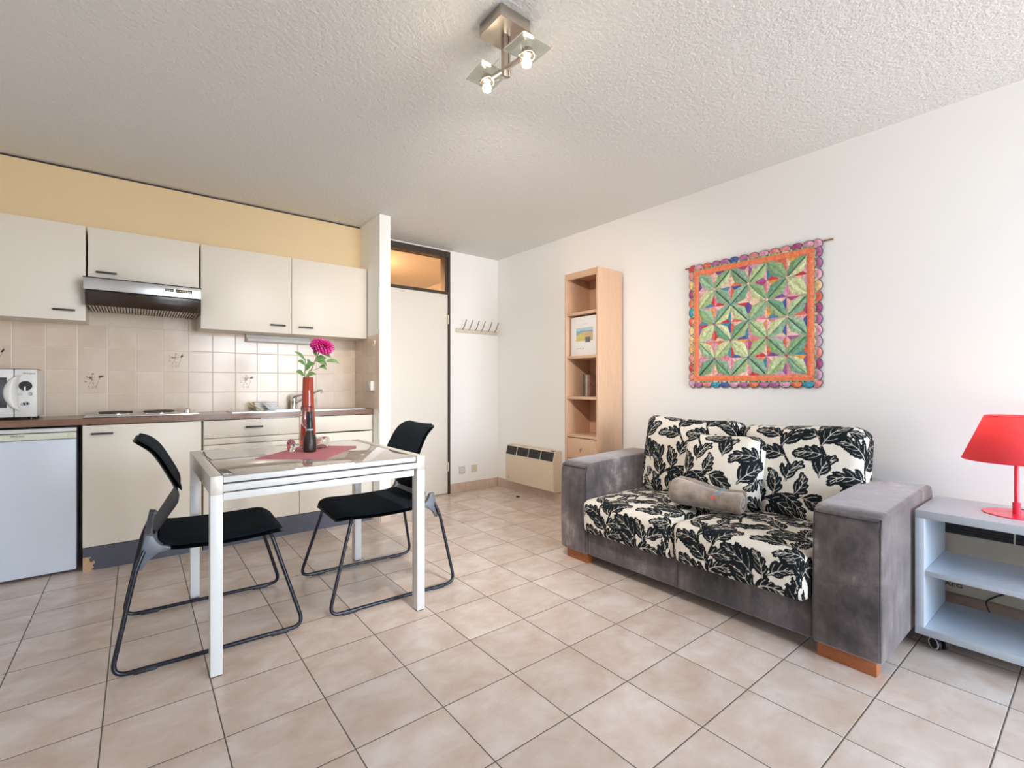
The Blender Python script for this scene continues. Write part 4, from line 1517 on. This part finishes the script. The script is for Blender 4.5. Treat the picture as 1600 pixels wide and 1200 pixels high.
back_cushion(1.668, .64, .50, 2.745, .638, math.radians(11), 'back_cushion', sofa, FR_BACK)
back_cushion(1.025, .60, .50, 2.735, .632, math.radians(11), 'back_cushion', sofa, FR_BACK, off=.05)
sc2 = back_cushion(1.375, .44, .40, 2.578, .622, math.radians(14), 'scatter_cushion', None, FR_BACK, off=.02, dep=.13)
tag(sc2, 'leaf-print scatter cushion leaning in the middle of the sofa behind the rolled blanket', 'cushion')

# rolled blanket
rb = thing('rolled_blanket', 'taupe fleece blanket rolled up on the sofa seat', 'blanket', (2.37, 1.36, .43))
p0, p1 = Vector((2.348, 1.535, .5195)), Vector((2.395, 1.165, .500))
ax = (p1 - p0).normalized()
uz = Vector((0, 0, 1)); uz = (uz - ax * uz.dot(ax)).normalized(); ux = ax.cross(uz)
turns, th_ = 2.3, .020


def spiral(R, n=120):
    outer, inner = [], []
    for i in range(n + 1):
        a = 2 * PI * turns * i / n
        r = R - th_ * 1.36 * a / (2 * PI)
        if r < th_ * .8: r = th_ * .8
        outer.append((a, r)); inner.append((a, max(.002, r - th_)))
    return outer, inner


rows = []
NS = 34
for s in range(NS):
    u = s / (NS - 1)
    R = .0905 * (1 - u) + .074 * u + .003 * math.sin(7 * u) - .006 * math.sin(PI * u)
    endr = min(u, 1 - u) * .36
    c_ = p0.lerp(p1, u) + Vector((0, 0, (R - .0905 * (1 - u) - .074 * u)))
    if endr < .02: R -= (.02 - math.sqrt(max(0, .0004 - (.02 - endr) ** 2))) * .6
    outer, inner = spiral(R)
    a0 = 2.3
    loop = []
    for lst in (outer, inner[::-1]):
        for a, r in lst:
            wob = 1 + .02 * math.sin(3 * a + 4 * u)
            flat = .96 if math.sin(a + a0) < -.8 else 1
            loop.append(c_ + (ux * math.cos(a + a0) + uz * math.sin(a + a0) * flat) * r * wob)
    rows.append(loop)
mb = MB()
mb.grid(rows, closed_u=True)
n_ = len(rows[0]) // 2
mb.mi = 1
for rw in (rows[0], rows[-1]):
    t_ = []
    for i in range(n_ - 1):
        mb.raw([rw[i], rw[i + 1], rw[2 * n_ - 2 - i], rw[2 * n_ - 1 - i]], [(0, 1, 2, 3)])
mb.build('roll', [M['fleece'], M['fleece_in']], rb, angle=70)
# embroidered badge
def on_roll(u, a, lift=.0015):
    R = .0905 * (1 - u) + .074 * u + .003 * math.sin(7 * u) - .006 * math.sin(PI * u)
    c_ = p0.lerp(p1, u) + Vector((0, 0, (R - .0905 * (1 - u) - .074 * u)))
    return c_ + (ux * math.cos(a) + uz * math.sin(a)) * (R * 1.018 + lift)


sg = 1 if ux.x < 0 else -1
def badge(pts, m, name):
    mb = MB()
    for poly in pts:
        mb.raw([on_roll(u, a) for u, a in poly], [tuple(range(len(poly)))])
    o = mb.build(name, m, rb, smooth=False)
    md = o.modifiers.new('thickness', 'SOLIDIFY'); md.thickness = .0015; md.offset = 1
aF = 0.0 if ux.x < 0 else PI      # angle pointing to the room
def ang(e): return aF + (e if ux.x < 0 else -e)
badge([[(.665 + .030 * math.cos(q), ang(.33 + .125 * math.sin(q))) for q in [2 * PI * i / 14 for i in range(14)]]], M['thread_red'], 'red_embroidery')
bl = []
for k in range(7):
    u = .690 + .012 * k; e_ = .52 + .105 * k
    bl.append([(u - .018, ang(e_)), (u + .020, ang(e_ + .015)), (u + .024, ang(e_ + .075)), (u - .014, ang(e_ + .065))])
badge(bl, M['thread_blue'], 'blue_embroidery')

# ================================================================== quilt on the wall
rod = tag(MB().cyl((3.0738, .985, 1.926), (3.0738, 1.912, 1.930), .0052, n=12).build('hanging_rod', M['rod']), 'thin wooden rod at the top edge of the quilt', 'rod')
ql = thing('patchwork_quilt', 'bright patchwork quilt with green leaves and orange border on the white wall', 'quilt', (3.06, 1.455, 1.51))
QX = 3.062
Y0q, Y1q, Z0q, Z1q = 1.112, 1.800, 1.160, 1.866     # patchwork field
rnd = random.Random(5)
greens = [lin(h) for h in ('8fb383', 'a9c692', 'bfd3a4', '7fa57f', '9cc0a0', 'cbd6a4', 'a2ba88', '72a488', 'd3dcb0', '8ab096')]
darks = [lin(h) for h in ('3d6350', '4a7a5c', '44706a', '6a9a7c', '2c4f44')]
brights = [lin(h) for h in ('e6b4bc', 'f0d0c0', 'd99aa8', 'e3b3a6', 'a05aa0', 'd9705a', 'e8a050', '7a4a90', 'e6c2b0', 'c83a4a', '3f8fa8', 'd7889a', 'e9c9a8', 'b04a80', 'cfa6c0', '4a5aa0', 'e08a70', 'f0c8c0')]
mb = MB()
cols = []


def patch(poly, col, h=0.0, hc=None):
    """poly in (y, z); fan with a raised centre"""
    cy, cz = sum(p[0] for p in poly) / len(poly), sum(p[1] for p in poly) / len(poly)
    base = len(qv)
    for y, z in poly: qv.append((QX - .001 - h, y, z)); qc.append((*col, 1))
    qv.append((QX - .001 - (hc if hc is not None else h + .003), cy, cz)); qc.append((*col, 1))
    n = len(poly)
    for i in range(n): qf.append((base + i, base + (i + 1) % n, base + n))


qv, qc, qf = [], [], []
bw, bh = (Y1q - Y0q) / 6, (Z1q - Z0q) / 6
for r in range(6):
    for c_ in range(6):
        def P(u, v, r=r, c_=c_):        # u: left to right seen from the room, v: up
            if (r + c_) % 2: u = 1 - u
            return (Y1q - (c_ + u) * bw, Z1q - (r + 1 - v) * bh)
        # leaf from (0,1) to (1,0) with two halves and a vein strip
        g1, g2, dk = rnd.choice(greens), rnd.choice(greens), rnd.choice(darks)
        w = .075 if rnd.random() < .75 else .0
        e1 = [(.02, .98), (.36, .985), (.80, .90), (.985, .36)]
        e2 = [(.64, .015), (.20, .10), (.015, .64)]
        patch([P(*q) for q in [(.01, .99), (.42, .93), (.79, .79), (.93, .42), (.99, .01)]], g1, 0, .005)
        patch([P(*q) for q in [(.99, .01), (.58, .07), (.21, .21), (.07, .58), (.01, .99)]], g2, 0, .005)
        if w:
            patch([P(*q) for q in [(.03, .97), (.12 + w * .6, .88 + w * .2), (.88 + w * .2, .12 + w * .6), (.97, .03), (.88 - w * .6, .12 - w * .2), (.12 - w * .2, .88 - w * .6)]], dk, .0012, .004)
        # background triangles at the other corners
        b = [rnd.choice(brights) for _ in range(4)]
        patch([P(*q) for q in [(1, 1), (.40, 1), (.42, .93), (.79, .79)]], b[0], 0, .001)
        patch([P(*q) for q in [(1, 1), (.79, .79), (.93, .42), (1, .40)]], b[1], 0, .001)
        patch([P(*q) for q in [(0, 0), (.60, 0), (.58, .07), (.21, .21)]], b[2], 0, .001)
        patch([P(*q) for q in [(0, 0), (.21, .21), (.07, .58), (0, .60)]], b[3], 0, .001)
for r in range(1, 6):                      # little star centres
    for c_ in range(1, 6):
        if (r + c_) % 2 == 0:
            cy, cz = Y1q - c_ * bw, Z1q - r * bh
            patch([(cy + .009 * math.cos(a), cz + .009 * math.sin(a)) for a in [2 * PI * k / 8 for k in range(8)]], rnd.choice(brights), .002, .004)
mesh_np('patchwork', qv, qf, M['quilt'], ql, cattr=qc, smooth=False)
mb = MB()
mb.box(QX, QX + .010, Y0q - .037, Y1q + .037, Z0q - .034, Z1q + .034)
mb.build('wadding', M['wadding'], ql, smooth=False)
# orange sash with small ripples
mb = MB()
def ripple(y0, y1, z0, z1, along):
    n = 60
    rows = []
    for i in range(n + 1):
        u = i / n
        row = []
        for j in range(5):
            v = j / 4
            y, z = (y0 + (y1 - y0) * u, z0 + (z1 - z0) * v) if along == 'y' else (y0 + (y1 - y0) * v, z0 + (z1 - z0) * u)
            row.append((QX - .003 - .0028 * math.sin(PI * v) * (1 + .6 * math.sin(u * 95 + 1.5 * v)), y, z))
        rows.append(row)
    mb.grid(rows)
ripple(Y0q - .036, Y1q + .036, Z1q - .001, Z1q + .034, 'y')
ripple(Y0q - .036, Y1q + .036, Z0q - .034, Z0q + .001, 'y')
ripple(Y1q - .001, Y1q + .036, Z0q - .001, Z1q + .001, 'z')
ripple(Y0q - .036, Y0q + .001, Z0q - .001, Z1q + .001, 'z')
mb.build('orange_sash', M['sash'], ql, angle=80)
# scalloped edge
qv, qc, qf = [], [], []
OY0, OY1, OZ0, OZ1 = Y0q - .036, Y1q + .036, Z0q - .034, Z1q + .034
edge_cols = [lin(h) for h in ('d98a8a', 'c84a44', 'd96a5a', 'e0b070', 'b06a9a', '4a5aa0', '3f9ab8', 'd9a0b8', 'a04a78', 'e07a5a', 'c8a0b8', 'e6c090')]
outline = []
NSC = 12
DEP = .040


def side_scallops(a, b, nrm_):
    a, b = Vector(a), Vector(b); nrm_ = Vector(nrm_)
    d = (b - a) / NSC
    for k in range(NSC):
        s_, e_ = a + d * k, a + d * (k + 1)
        mid = (s_ + e_) / 2
        arc = []
        for q in range(11):
            al = PI * q / 10
            arc.append(mid - d * .5 * math.cos(al) + nrm_ * DEP * (.22 + .78 * math.sin(al) ** .75))
        col = rnd.choice(edge_cols)
        inn = [s_.lerp(e_, v) for v in (.88, .5, .12)]
        patch([tuple(p) for p in arc[1:-1]] + [tuple(p + nrm_ * .008) for p in inn], col, .002, .007)
        gcol = rnd.choice(greens)
        patch([tuple(s_), tuple(s_ + d * .14), tuple(arc[1]), tuple(arc[0])], gcol, .001, .003)
        patch([tuple(e_ - d * .14), tuple(e_), tuple(arc[-1]), tuple(arc[-2])], gcol, .001, .003)
        patch([tuple(s_ + d * .1), tuple(mid + nrm_ * .012), tuple(e_ - d * .1), tuple(mid)], rnd.choice(greens), .0022, .004)
        outline.extend(arc)


def corner(c_, n1, n2):
    c_ = Vector(c_); n1, n2 = Vector(n1), Vector(n2)
    pts = [c_ + n1 * DEP * math.cos(a) * 1.0 + n2 * DEP * math.sin(a) * 1.0 for a in [PI / 2 * k / 8 for k in range(9)]]
    pts = [c_ + (p - c_) * (1.0 + .10 * math.sin(PI * i / 8)) for i, p in enumerate(pts)]
    patch([tuple(c_)] + [tuple(p) for p in pts], rnd.choice(edge_cols), .002, .007)
    outline.extend(pts)


side_scallops((OY1, OZ1), (OY0, OZ1), (0, 1)); corner((OY0, OZ1), (0, 1), (-1, 0))
side_scallops((OY0, OZ1), (OY0, OZ0), (-1, 0)); corner((OY0, OZ0), (-1, 0), (0, -1))
side_scallops((OY0, OZ0), (OY1, OZ0), (0, -1)); corner((OY1, OZ0), (0, -1), (1, 0))
side_scallops((OY1, OZ0), (OY1, OZ1), (1, 0)); corner((OY1, OZ1), (1, 0), (0, 1))
mesh_np('scalloped_edge', qv, qf, M['quilt'], ql, cattr=qc, smooth=False)
ol = []
for p in outline:
    if not ol or (p - ol[-1]).length > .0015: ol.append(p)
MB().tube([(QX + .002, p[0], p[1]) for p in ol], .0042, n=6, closed=True).build('binding', M['binding'], ql)

# ================================================================== bookcase
BX0, BX1, BY0, BY1, BZ = 2.760, 3.050, 2.462, 2.826, 2.010
bk = thing('bookcase', 'tall narrow beech bookcase between heater and sofa', 'bookcase', (2.90, 2.64, 0))
for a in (BY0, BY1 - .022):
    MB().box(BX0, BX1, a, a + .022, 0, BZ, bev=.004).build('side_panel', M['beech'], bk)
a, b = BY0 + .022, BY1 - .022
MB().box(BX1 - .008, BX1 - .002, a, b, .02, BZ - .02).build('back_panel', M['beech_dark'], bk, smooth=False)
MB().box(BX0 + .02, BX1 - .009, a, b, BZ - .022, BZ - .002).build('top_board', M['beech'], bk)
MB().prism([(BX0 + .001, BZ - .002), (BX0 + .020, BZ - .002), (BX0 + .020, BZ - .050), (BX0 + .010, BZ - .052), (BX0 + .002, BZ - .040)], 'y', a, b).build('cornice', M['beech'], bk, smooth=False)
for z in (1.664, 1.313, .984, .676):
    MB().box(BX0 + .006, BX1 - .009, a, b, z, z + .022, bev=.003).build('shelf', M['beech'], bk)
zz = (.674, .500, .330, .160, .02)
for z1, z0 in zip(zz[:-1], zz[1:]):
    d = MB().box(BX0 + .008, BX0 + .026, a + .002, b - .002, z0 + .003, z1 - .003, bev=.002).build('drawer', M['beech'], bk)
    MB().lathe([(.004, 0), (.004, .012), (.008, .016), (.009, .020), (.006, .024), (0, .025)], (BX0 + .008, (a + b) / 2, (z0 + z1) / 2), 16, axis=(-1, 0, 0)).build('knob', M['nickel'], d)
MB().box(BX0 + .03, BX1 - .009, a, b, .0, .02).build('bottom_board', M['beech'], bk, smooth=False)
# picture booklet on the second shelf
zb = 1.3352
pb = thing('picture_folder', 'white folder with a coastal photo standing on the bookcase shelf', 'folder', (2.80, 2.66, zb))
MB().box(2.794, 2.806, 2.505, 2.784, zb, zb + .315, bev=.002).build('cover', M['paper'], pb)
def flat(name, poly, m, x=2.7936):
    MB().raw([(x, y, z) for y, z in poly], [tuple(range(len(poly)))]).build(name, m, pb, smooth=False)
m_sky = mat('print_sky', (0.42, 0.60, 0.68), .5, var=(60, .08)); m_sea = mat('print_sea', (0.20, 0.38, 0.50), .5, var=(60, .15))
m_field = mat('print_field', (0.60, 0.52, 0.16), .5, var=(120, .3)); m_dune = mat('print_dune', (0.58, 0.42, 0.24), .5, var=(120, .2))
ya, yb_ = 2.725, 2.545
flat('photo_sky', [(ya, zb + .200), (yb_, zb + .200), (yb_, zb + .225), (ya, zb + .225)], m_sky)
flat('photo_sea', [(ya, zb + .150), (yb_, zb + .150), (yb_, zb + .200), (ya, zb + .200)], m_sea)
flat('photo_dune', [(ya, zb + .162), (2.69, zb + .178), (2.65, zb + .190), (2.60, zb + .192), (yb_, zb + .186), (yb_, zb + .118), (ya, zb + .118)], m_dune, 2.7933)
flat('photo_field', [(ya, zb + .150), (2.70, zb + .168), (2.67, zb + .176), (2.63, zb + .165), (2.61, zb + .118), (ya, zb + .118)], m_field, 2.7930)
flat('photo_house', [(2.625, zb + .105), (2.625, zb + .148), (2.57, zb + .148), (2.57, zb + .105)], M['grey_print'], 2.7927)
for k, w in enumerate((.008, .006, .009, .007)):
    flat('print_line', [(2.655 - .014 * k, zb + .248), (2.655 - .014 * k - w, zb + .248), (2.655 - .014 * k - w, zb + .258), (2.655 - .014 * k, zb + .258)], M['sock_grey'])
flat('print_line', [(2.725, zb + .055), (2.665, zb + .055), (2.665, zb + .059), (2.725, zb + .059)], M['booklet'])
MB().lathe([(.006, 0), (.006, .0006), (0, .0006)], (2.7938, 2.648, zb + .057), 16, axis=(-1, 0, 0)).build('round_mark', M['booklet'], pb)
# books on the third shelf
zs = 1.0062
mats_b = [mat('book_photo_spine', (0.10, 0.085, 0.065), .5, var=(70, .9)), mat('book_pale_spine', (0.42, 0.36, 0.33), .5, var=(30, .15)), mat('book_brown_spine', (0.22, 0.13, 0.10), .5, var=(50, .4))]
for k, (y1, w, h, lab) in enumerate(((2.7400, .026, .182, 'dark book with a photo spine, left of those on the third shelf'), (2.7130, .022, .178, 'pale grey book between the photo book and the brown book'), (2.6900, .026, .176, 'brown book on the third shelf beside the pale grey book'))):
    b_ = thing('book', lab, 'book', (2.93, y1 - w / 2, zs), 'books on the third shelf')
    MB().box(2.893, 3.03, y1 - w + .002, y1 - .002, zs + .002, zs + h - .003).build('pages', M['paper'], b_, smooth=False)
    mb = MB(); mb.box(2.888, 2.893, y1 - w, y1, zs, zs + h, bev=.001); mb.box(2.893, 3.034, y1 - w, y1 - w + .002, zs, zs + h); mb.box(2.893, 3.034, y1 - .002, y1, zs, zs + h)
    mb.build('cover', mats_b[k], b_, smooth=False)

# ================================================================== heaters
def heater(label, y0, y1, z0, z1, xf, brand_y=None, ndiv=4):
    t = thing('convector_heater', label, 'heater', (3.03, (y0 + y1) / 2, z0))
    prof = [(xf, z0 + .01), (xf + .02, z0), (XR - .008, z0), (XR - .008, z1), (xf + .030, z1), (xf + .022, z1 - .008), (xf, z1 - .092), (xf - .002, z1 - .10)]
    MB().prism(prof, 'y', y0, y1, bev=.0025).build('body', M['heater'], t, angle=30)
    g0, g1 = z1 - .090, z1 - .010
    mb = MB()
    def X(z): return xf + .022 * (z - g0) / (g1 - g0) - .0035
    mb.prism([(X(g0), g0), (X(g1), g1), (X(g1) + .006, g1), (X(g0) + .006, g0)], 'y', y0 + .012, y1 - .012)
    gr = mb.build('grille', M['grille'], t, smooth=False)
    mb = MB()
    for k in range(7):
        z = g0 + .008 + (g1 - g0 - .012) * k / 6.5
        mb.box(X(z) - .004, X(z) + .002, y0 + .014, y1 - .014, z, z + .0035)
    mb.build('louvre', M['black_plastic'], gr, smooth=False)
    mb = MB()
    for k in range(1, ndiv):
        y = y0 + (y1 - y0) * k / ndiv
        mb.prism([(X(g0) - .005, g0), (X(g1) - .005, g1), (X(g1), g1), (X(g0), g0)], 'y', y - .003, y + .003)
    mb.build('divider', M['sock_beige'], gr, smooth=False)
    return t


h1 = heater('beige wall convector heater left of the bookcase', 3.185, 3.905, .112, .488, 2.968)
MB().box(2.985, 3.02, 3.205, 3.245, .488, .492).build('control_flap', M['grille'], h1, smooth=False)
MB().box(2.9665, 2.969, 3.845, 3.868, .157, .163).build('badge', M['grey_print'], h1, smooth=False)
h2 = heater('beige wall convector heater behind the grey trolley', -.22, .505, .125, .500, 2.968, ndiv=3)
text('brand_name', 'AEG', .024, (2.9655, .460, .170), ROT_MX, M['black_plastic'], h2, ext=.0006, sx=1.4)

# coat rack, sockets
cr = thing('coat_rack', 'beige coat rack rail with six slanting pegs beside the door', 'coat rack', (2.81, 4.19, 1.66))
MB().box(2.545, 3.066, YD - .016, YD, 1.640, 1.682, bev=.002).build('rail', M['rack_beige'], cr)
for x in (2.612, 2.690, 2.768, 2.846, 2.932, 3.018):
    pg = MB().tube([(x, YD - .018, 1.662), (x + .004, YD - .050, 1.695), (x + .012, YD - .085, 1.768)], [.0055, .0055, .005], n=10).build('peg', M['peg'], cr)
    MB().box(x - .008, x + .008, YD - .024, YD - .015, 1.646, 1.678, bev=.002).build('peg_mount', M['white_plastic'], pg)
for x, z, m, lab in ((2.620, .222, 'sock_grey', 'pale grey wall socket nearest the door'), (2.770, .224, 'sock_beige', 'beige wall socket right of the grey one')):
    o = thing('wall_socket', lab, 'socket', (x, YD, z))
    MB().box(x - .036, x + .036, YD - .008, YD - .0005, z - .038, z + .038, bev=.003).build('plate', M[m], o)
    if m == 'sock_grey':
        MB().lathe([(.020, 0), (.020, .002), (.018, .002), (.0, -.004)], (x, YD - .008, z), 24, axis=(0, -1, 0)).build('outlet', M['white_plastic'], o)
        MB().cyl((x - .006, YD - .007, z), (x - .006, YD - .0105, z), .003, n=10).build('pin', M['grey_print'], o)
    else:
        MB().lathe([(.010, 0), (.010, .003), (.004, .004), (0, .004)], (x, YD - .008, z), 20, axis=(0, -1, 0)).build('aerial_outlet', M['rack_beige'], o)
mb = MB(); mb.box(2.900, 2.927, 3.628, 3.648, 0, .014, bev=.003); mb.cyl((2.925, 3.636, .007), (2.938, 3.632, .005), .003, n=8)
tag(mb.build('plastic_clip', M['block_red']), 'small red-brown plastic clip on the floor below the heater', 'clip')

# ================================================================== trolley, lamp, cable
VX0, VX1, VY0, VY1, VZ0, VZ1 = 2.530, 2.925, -.33, .513, .070, .582
tv = thing('trolley', 'low grey-blue trolley with open shelves beside the sofa', 'trolley', (2.73, .09, 0))
MB().box(VX0, VX1, VY0, VY1, VZ1 - .032, VZ1, bev=.001).build('top_board', M['trolley'], tv)
MB().box(VX0, VX1, VY0, VY1, VZ0, VZ0 + .030, bev=.001).build('bottom_board', M['trolley'], tv)
for y0 in (VY1 - .030, VY0):
    MB().box(VX0, VX1, y0, y0 + .030, VZ0 + .0302, VZ1 - .0322, bev=.001).build('side_panel', M['trolley'], tv)
MB().box(VX0 + .004, VX1 - .01, VY0 + .0302, VY1 - .0302, .316, .336, bev=.001).build('shelf', M['trolley'], tv)
for x, y in ((VX0 + .075, VY1 - .062), (VX0 + .075, VY0 + .062), (VX1 - .06, VY1 - .062), (VX1 - .06, VY0 + .062)):
    cs = MB().box(x - .018, x + .018, y - .006, y + .006, .030, VZ0, bev=.002).build('castor', M['black_plastic'], tv)
    for s in (-1, 1):
        ca, sa = .80, -.60
        w = MB().cyl((x + ca * .007 * s, y + sa * .007 * s, .026), (x + ca * .022 * s, y + sa * .022 * s, .026), .026, n=28, bev=.004).build('wheel', M['rubber'], cs)
        MB().tube([(x + ca * .0222 * s - sa * .0215 * math.cos(q), y + sa * .0222 * s + ca * .0215 * math.cos(q), .026 + .0215 * math.sin(q)) for q in [2 * PI * k / 24 for k in range(24)]], .0022, n=6, closed=True).build('wheel_ring', M['grey_ring'], cs)

lp = thing('table_lamp', 'lit red table lamp with a cloth cone shade on the trolley', 'lamp', (2.742, .238, VZ1))
LX, LY = 2.742, .238
MB().lathe([(0, VZ1), (.100, VZ1), (.1015, VZ1 + .0015), (.100, VZ1 + .004), (0, VZ1 + .004)], (LX, LY, 0), 56).build('base', M['red_metal'], lp)
MB().lathe([(.0125, VZ1 + .004), (.0125, VZ1 + .048), (.0085, VZ1 + .050), (.0075, VZ1 + .052), (.0075, .80), (0, .80)], (LX, LY, 0), 24).build('stem', M['red_metal'], lp)
so_ = MB().lathe([(.016, .80), (.016, .845), (.013, .850), (0, .850)], (LX, LY, 0), 20).build('socket', M['white_plastic'], lp)
bu = MB().lathe([(.012, .850), (.016, .862), (.024, .880), (.026, .895), (.020, .912), (0, .919)], (LX, LY, 0), 24).build('bulb', M['bulb_dim'], lp)
mb = MB()
rows = [[(LX + r * math.cos(2 * PI * k / 64), LY + r * math.sin(2 * PI * k / 64), z) for k in range(64)] for r, z in ((.162, .797), (.128, .886), (.094, .976))]
mb.grid(rows, closed_u=True)
sh = mb.build('lamp_shade', M['shade'], lp, angle=80)
mb = MB()
for r, z in ((.162, .797), (.094, .976)):
    mb.tube([(LX + r * math.cos(2 * PI * k / 64), LY + r * math.sin(2 * PI * k / 64), z) for k in range(64)], .0016, n=6, closed=True)
for q in range(3):
    a_ = 2 * PI * q / 3 + .4
    mb.tube([(LX + .014 * math.cos(a_), LY + .014 * math.sin(a_), .835), (LX + .126 * math.cos(a_), LY + .126 * math.sin(a_), .888)], .0014, n=6)
mb.build('shade_ring', M['red_metal'], sh)
MB().tube(smoothpath([(LX + .010, LY - .008, VZ1 + .022), (2.79, .19, VZ1 + .018), (2.86, .13, VZ1 + .006), (2.92, .05, VZ1 + .005), (2.936, .03, VZ1 - .02), (2.94, .03, .40)], 5), .0028, n=8).build('cord', M['rubber'], lp)
lamp_light('table_lamp_light', (LX, LY, .945), 0.6, (1, .72, .46), .025)
pc = MB().tube(smoothpath([(2.962, .262, .30), (2.953, .270, .215), (2.945, .325, .165), (2.95, .350, .130), (2.948, .325, .07), (2.96, .28, .012), (3.02, .20, .004)], 6), .0035, n=8).build('power_cable', M['rubber'])
tag(pc, 'black cable hanging behind the trolley in front of the heater', 'cable')
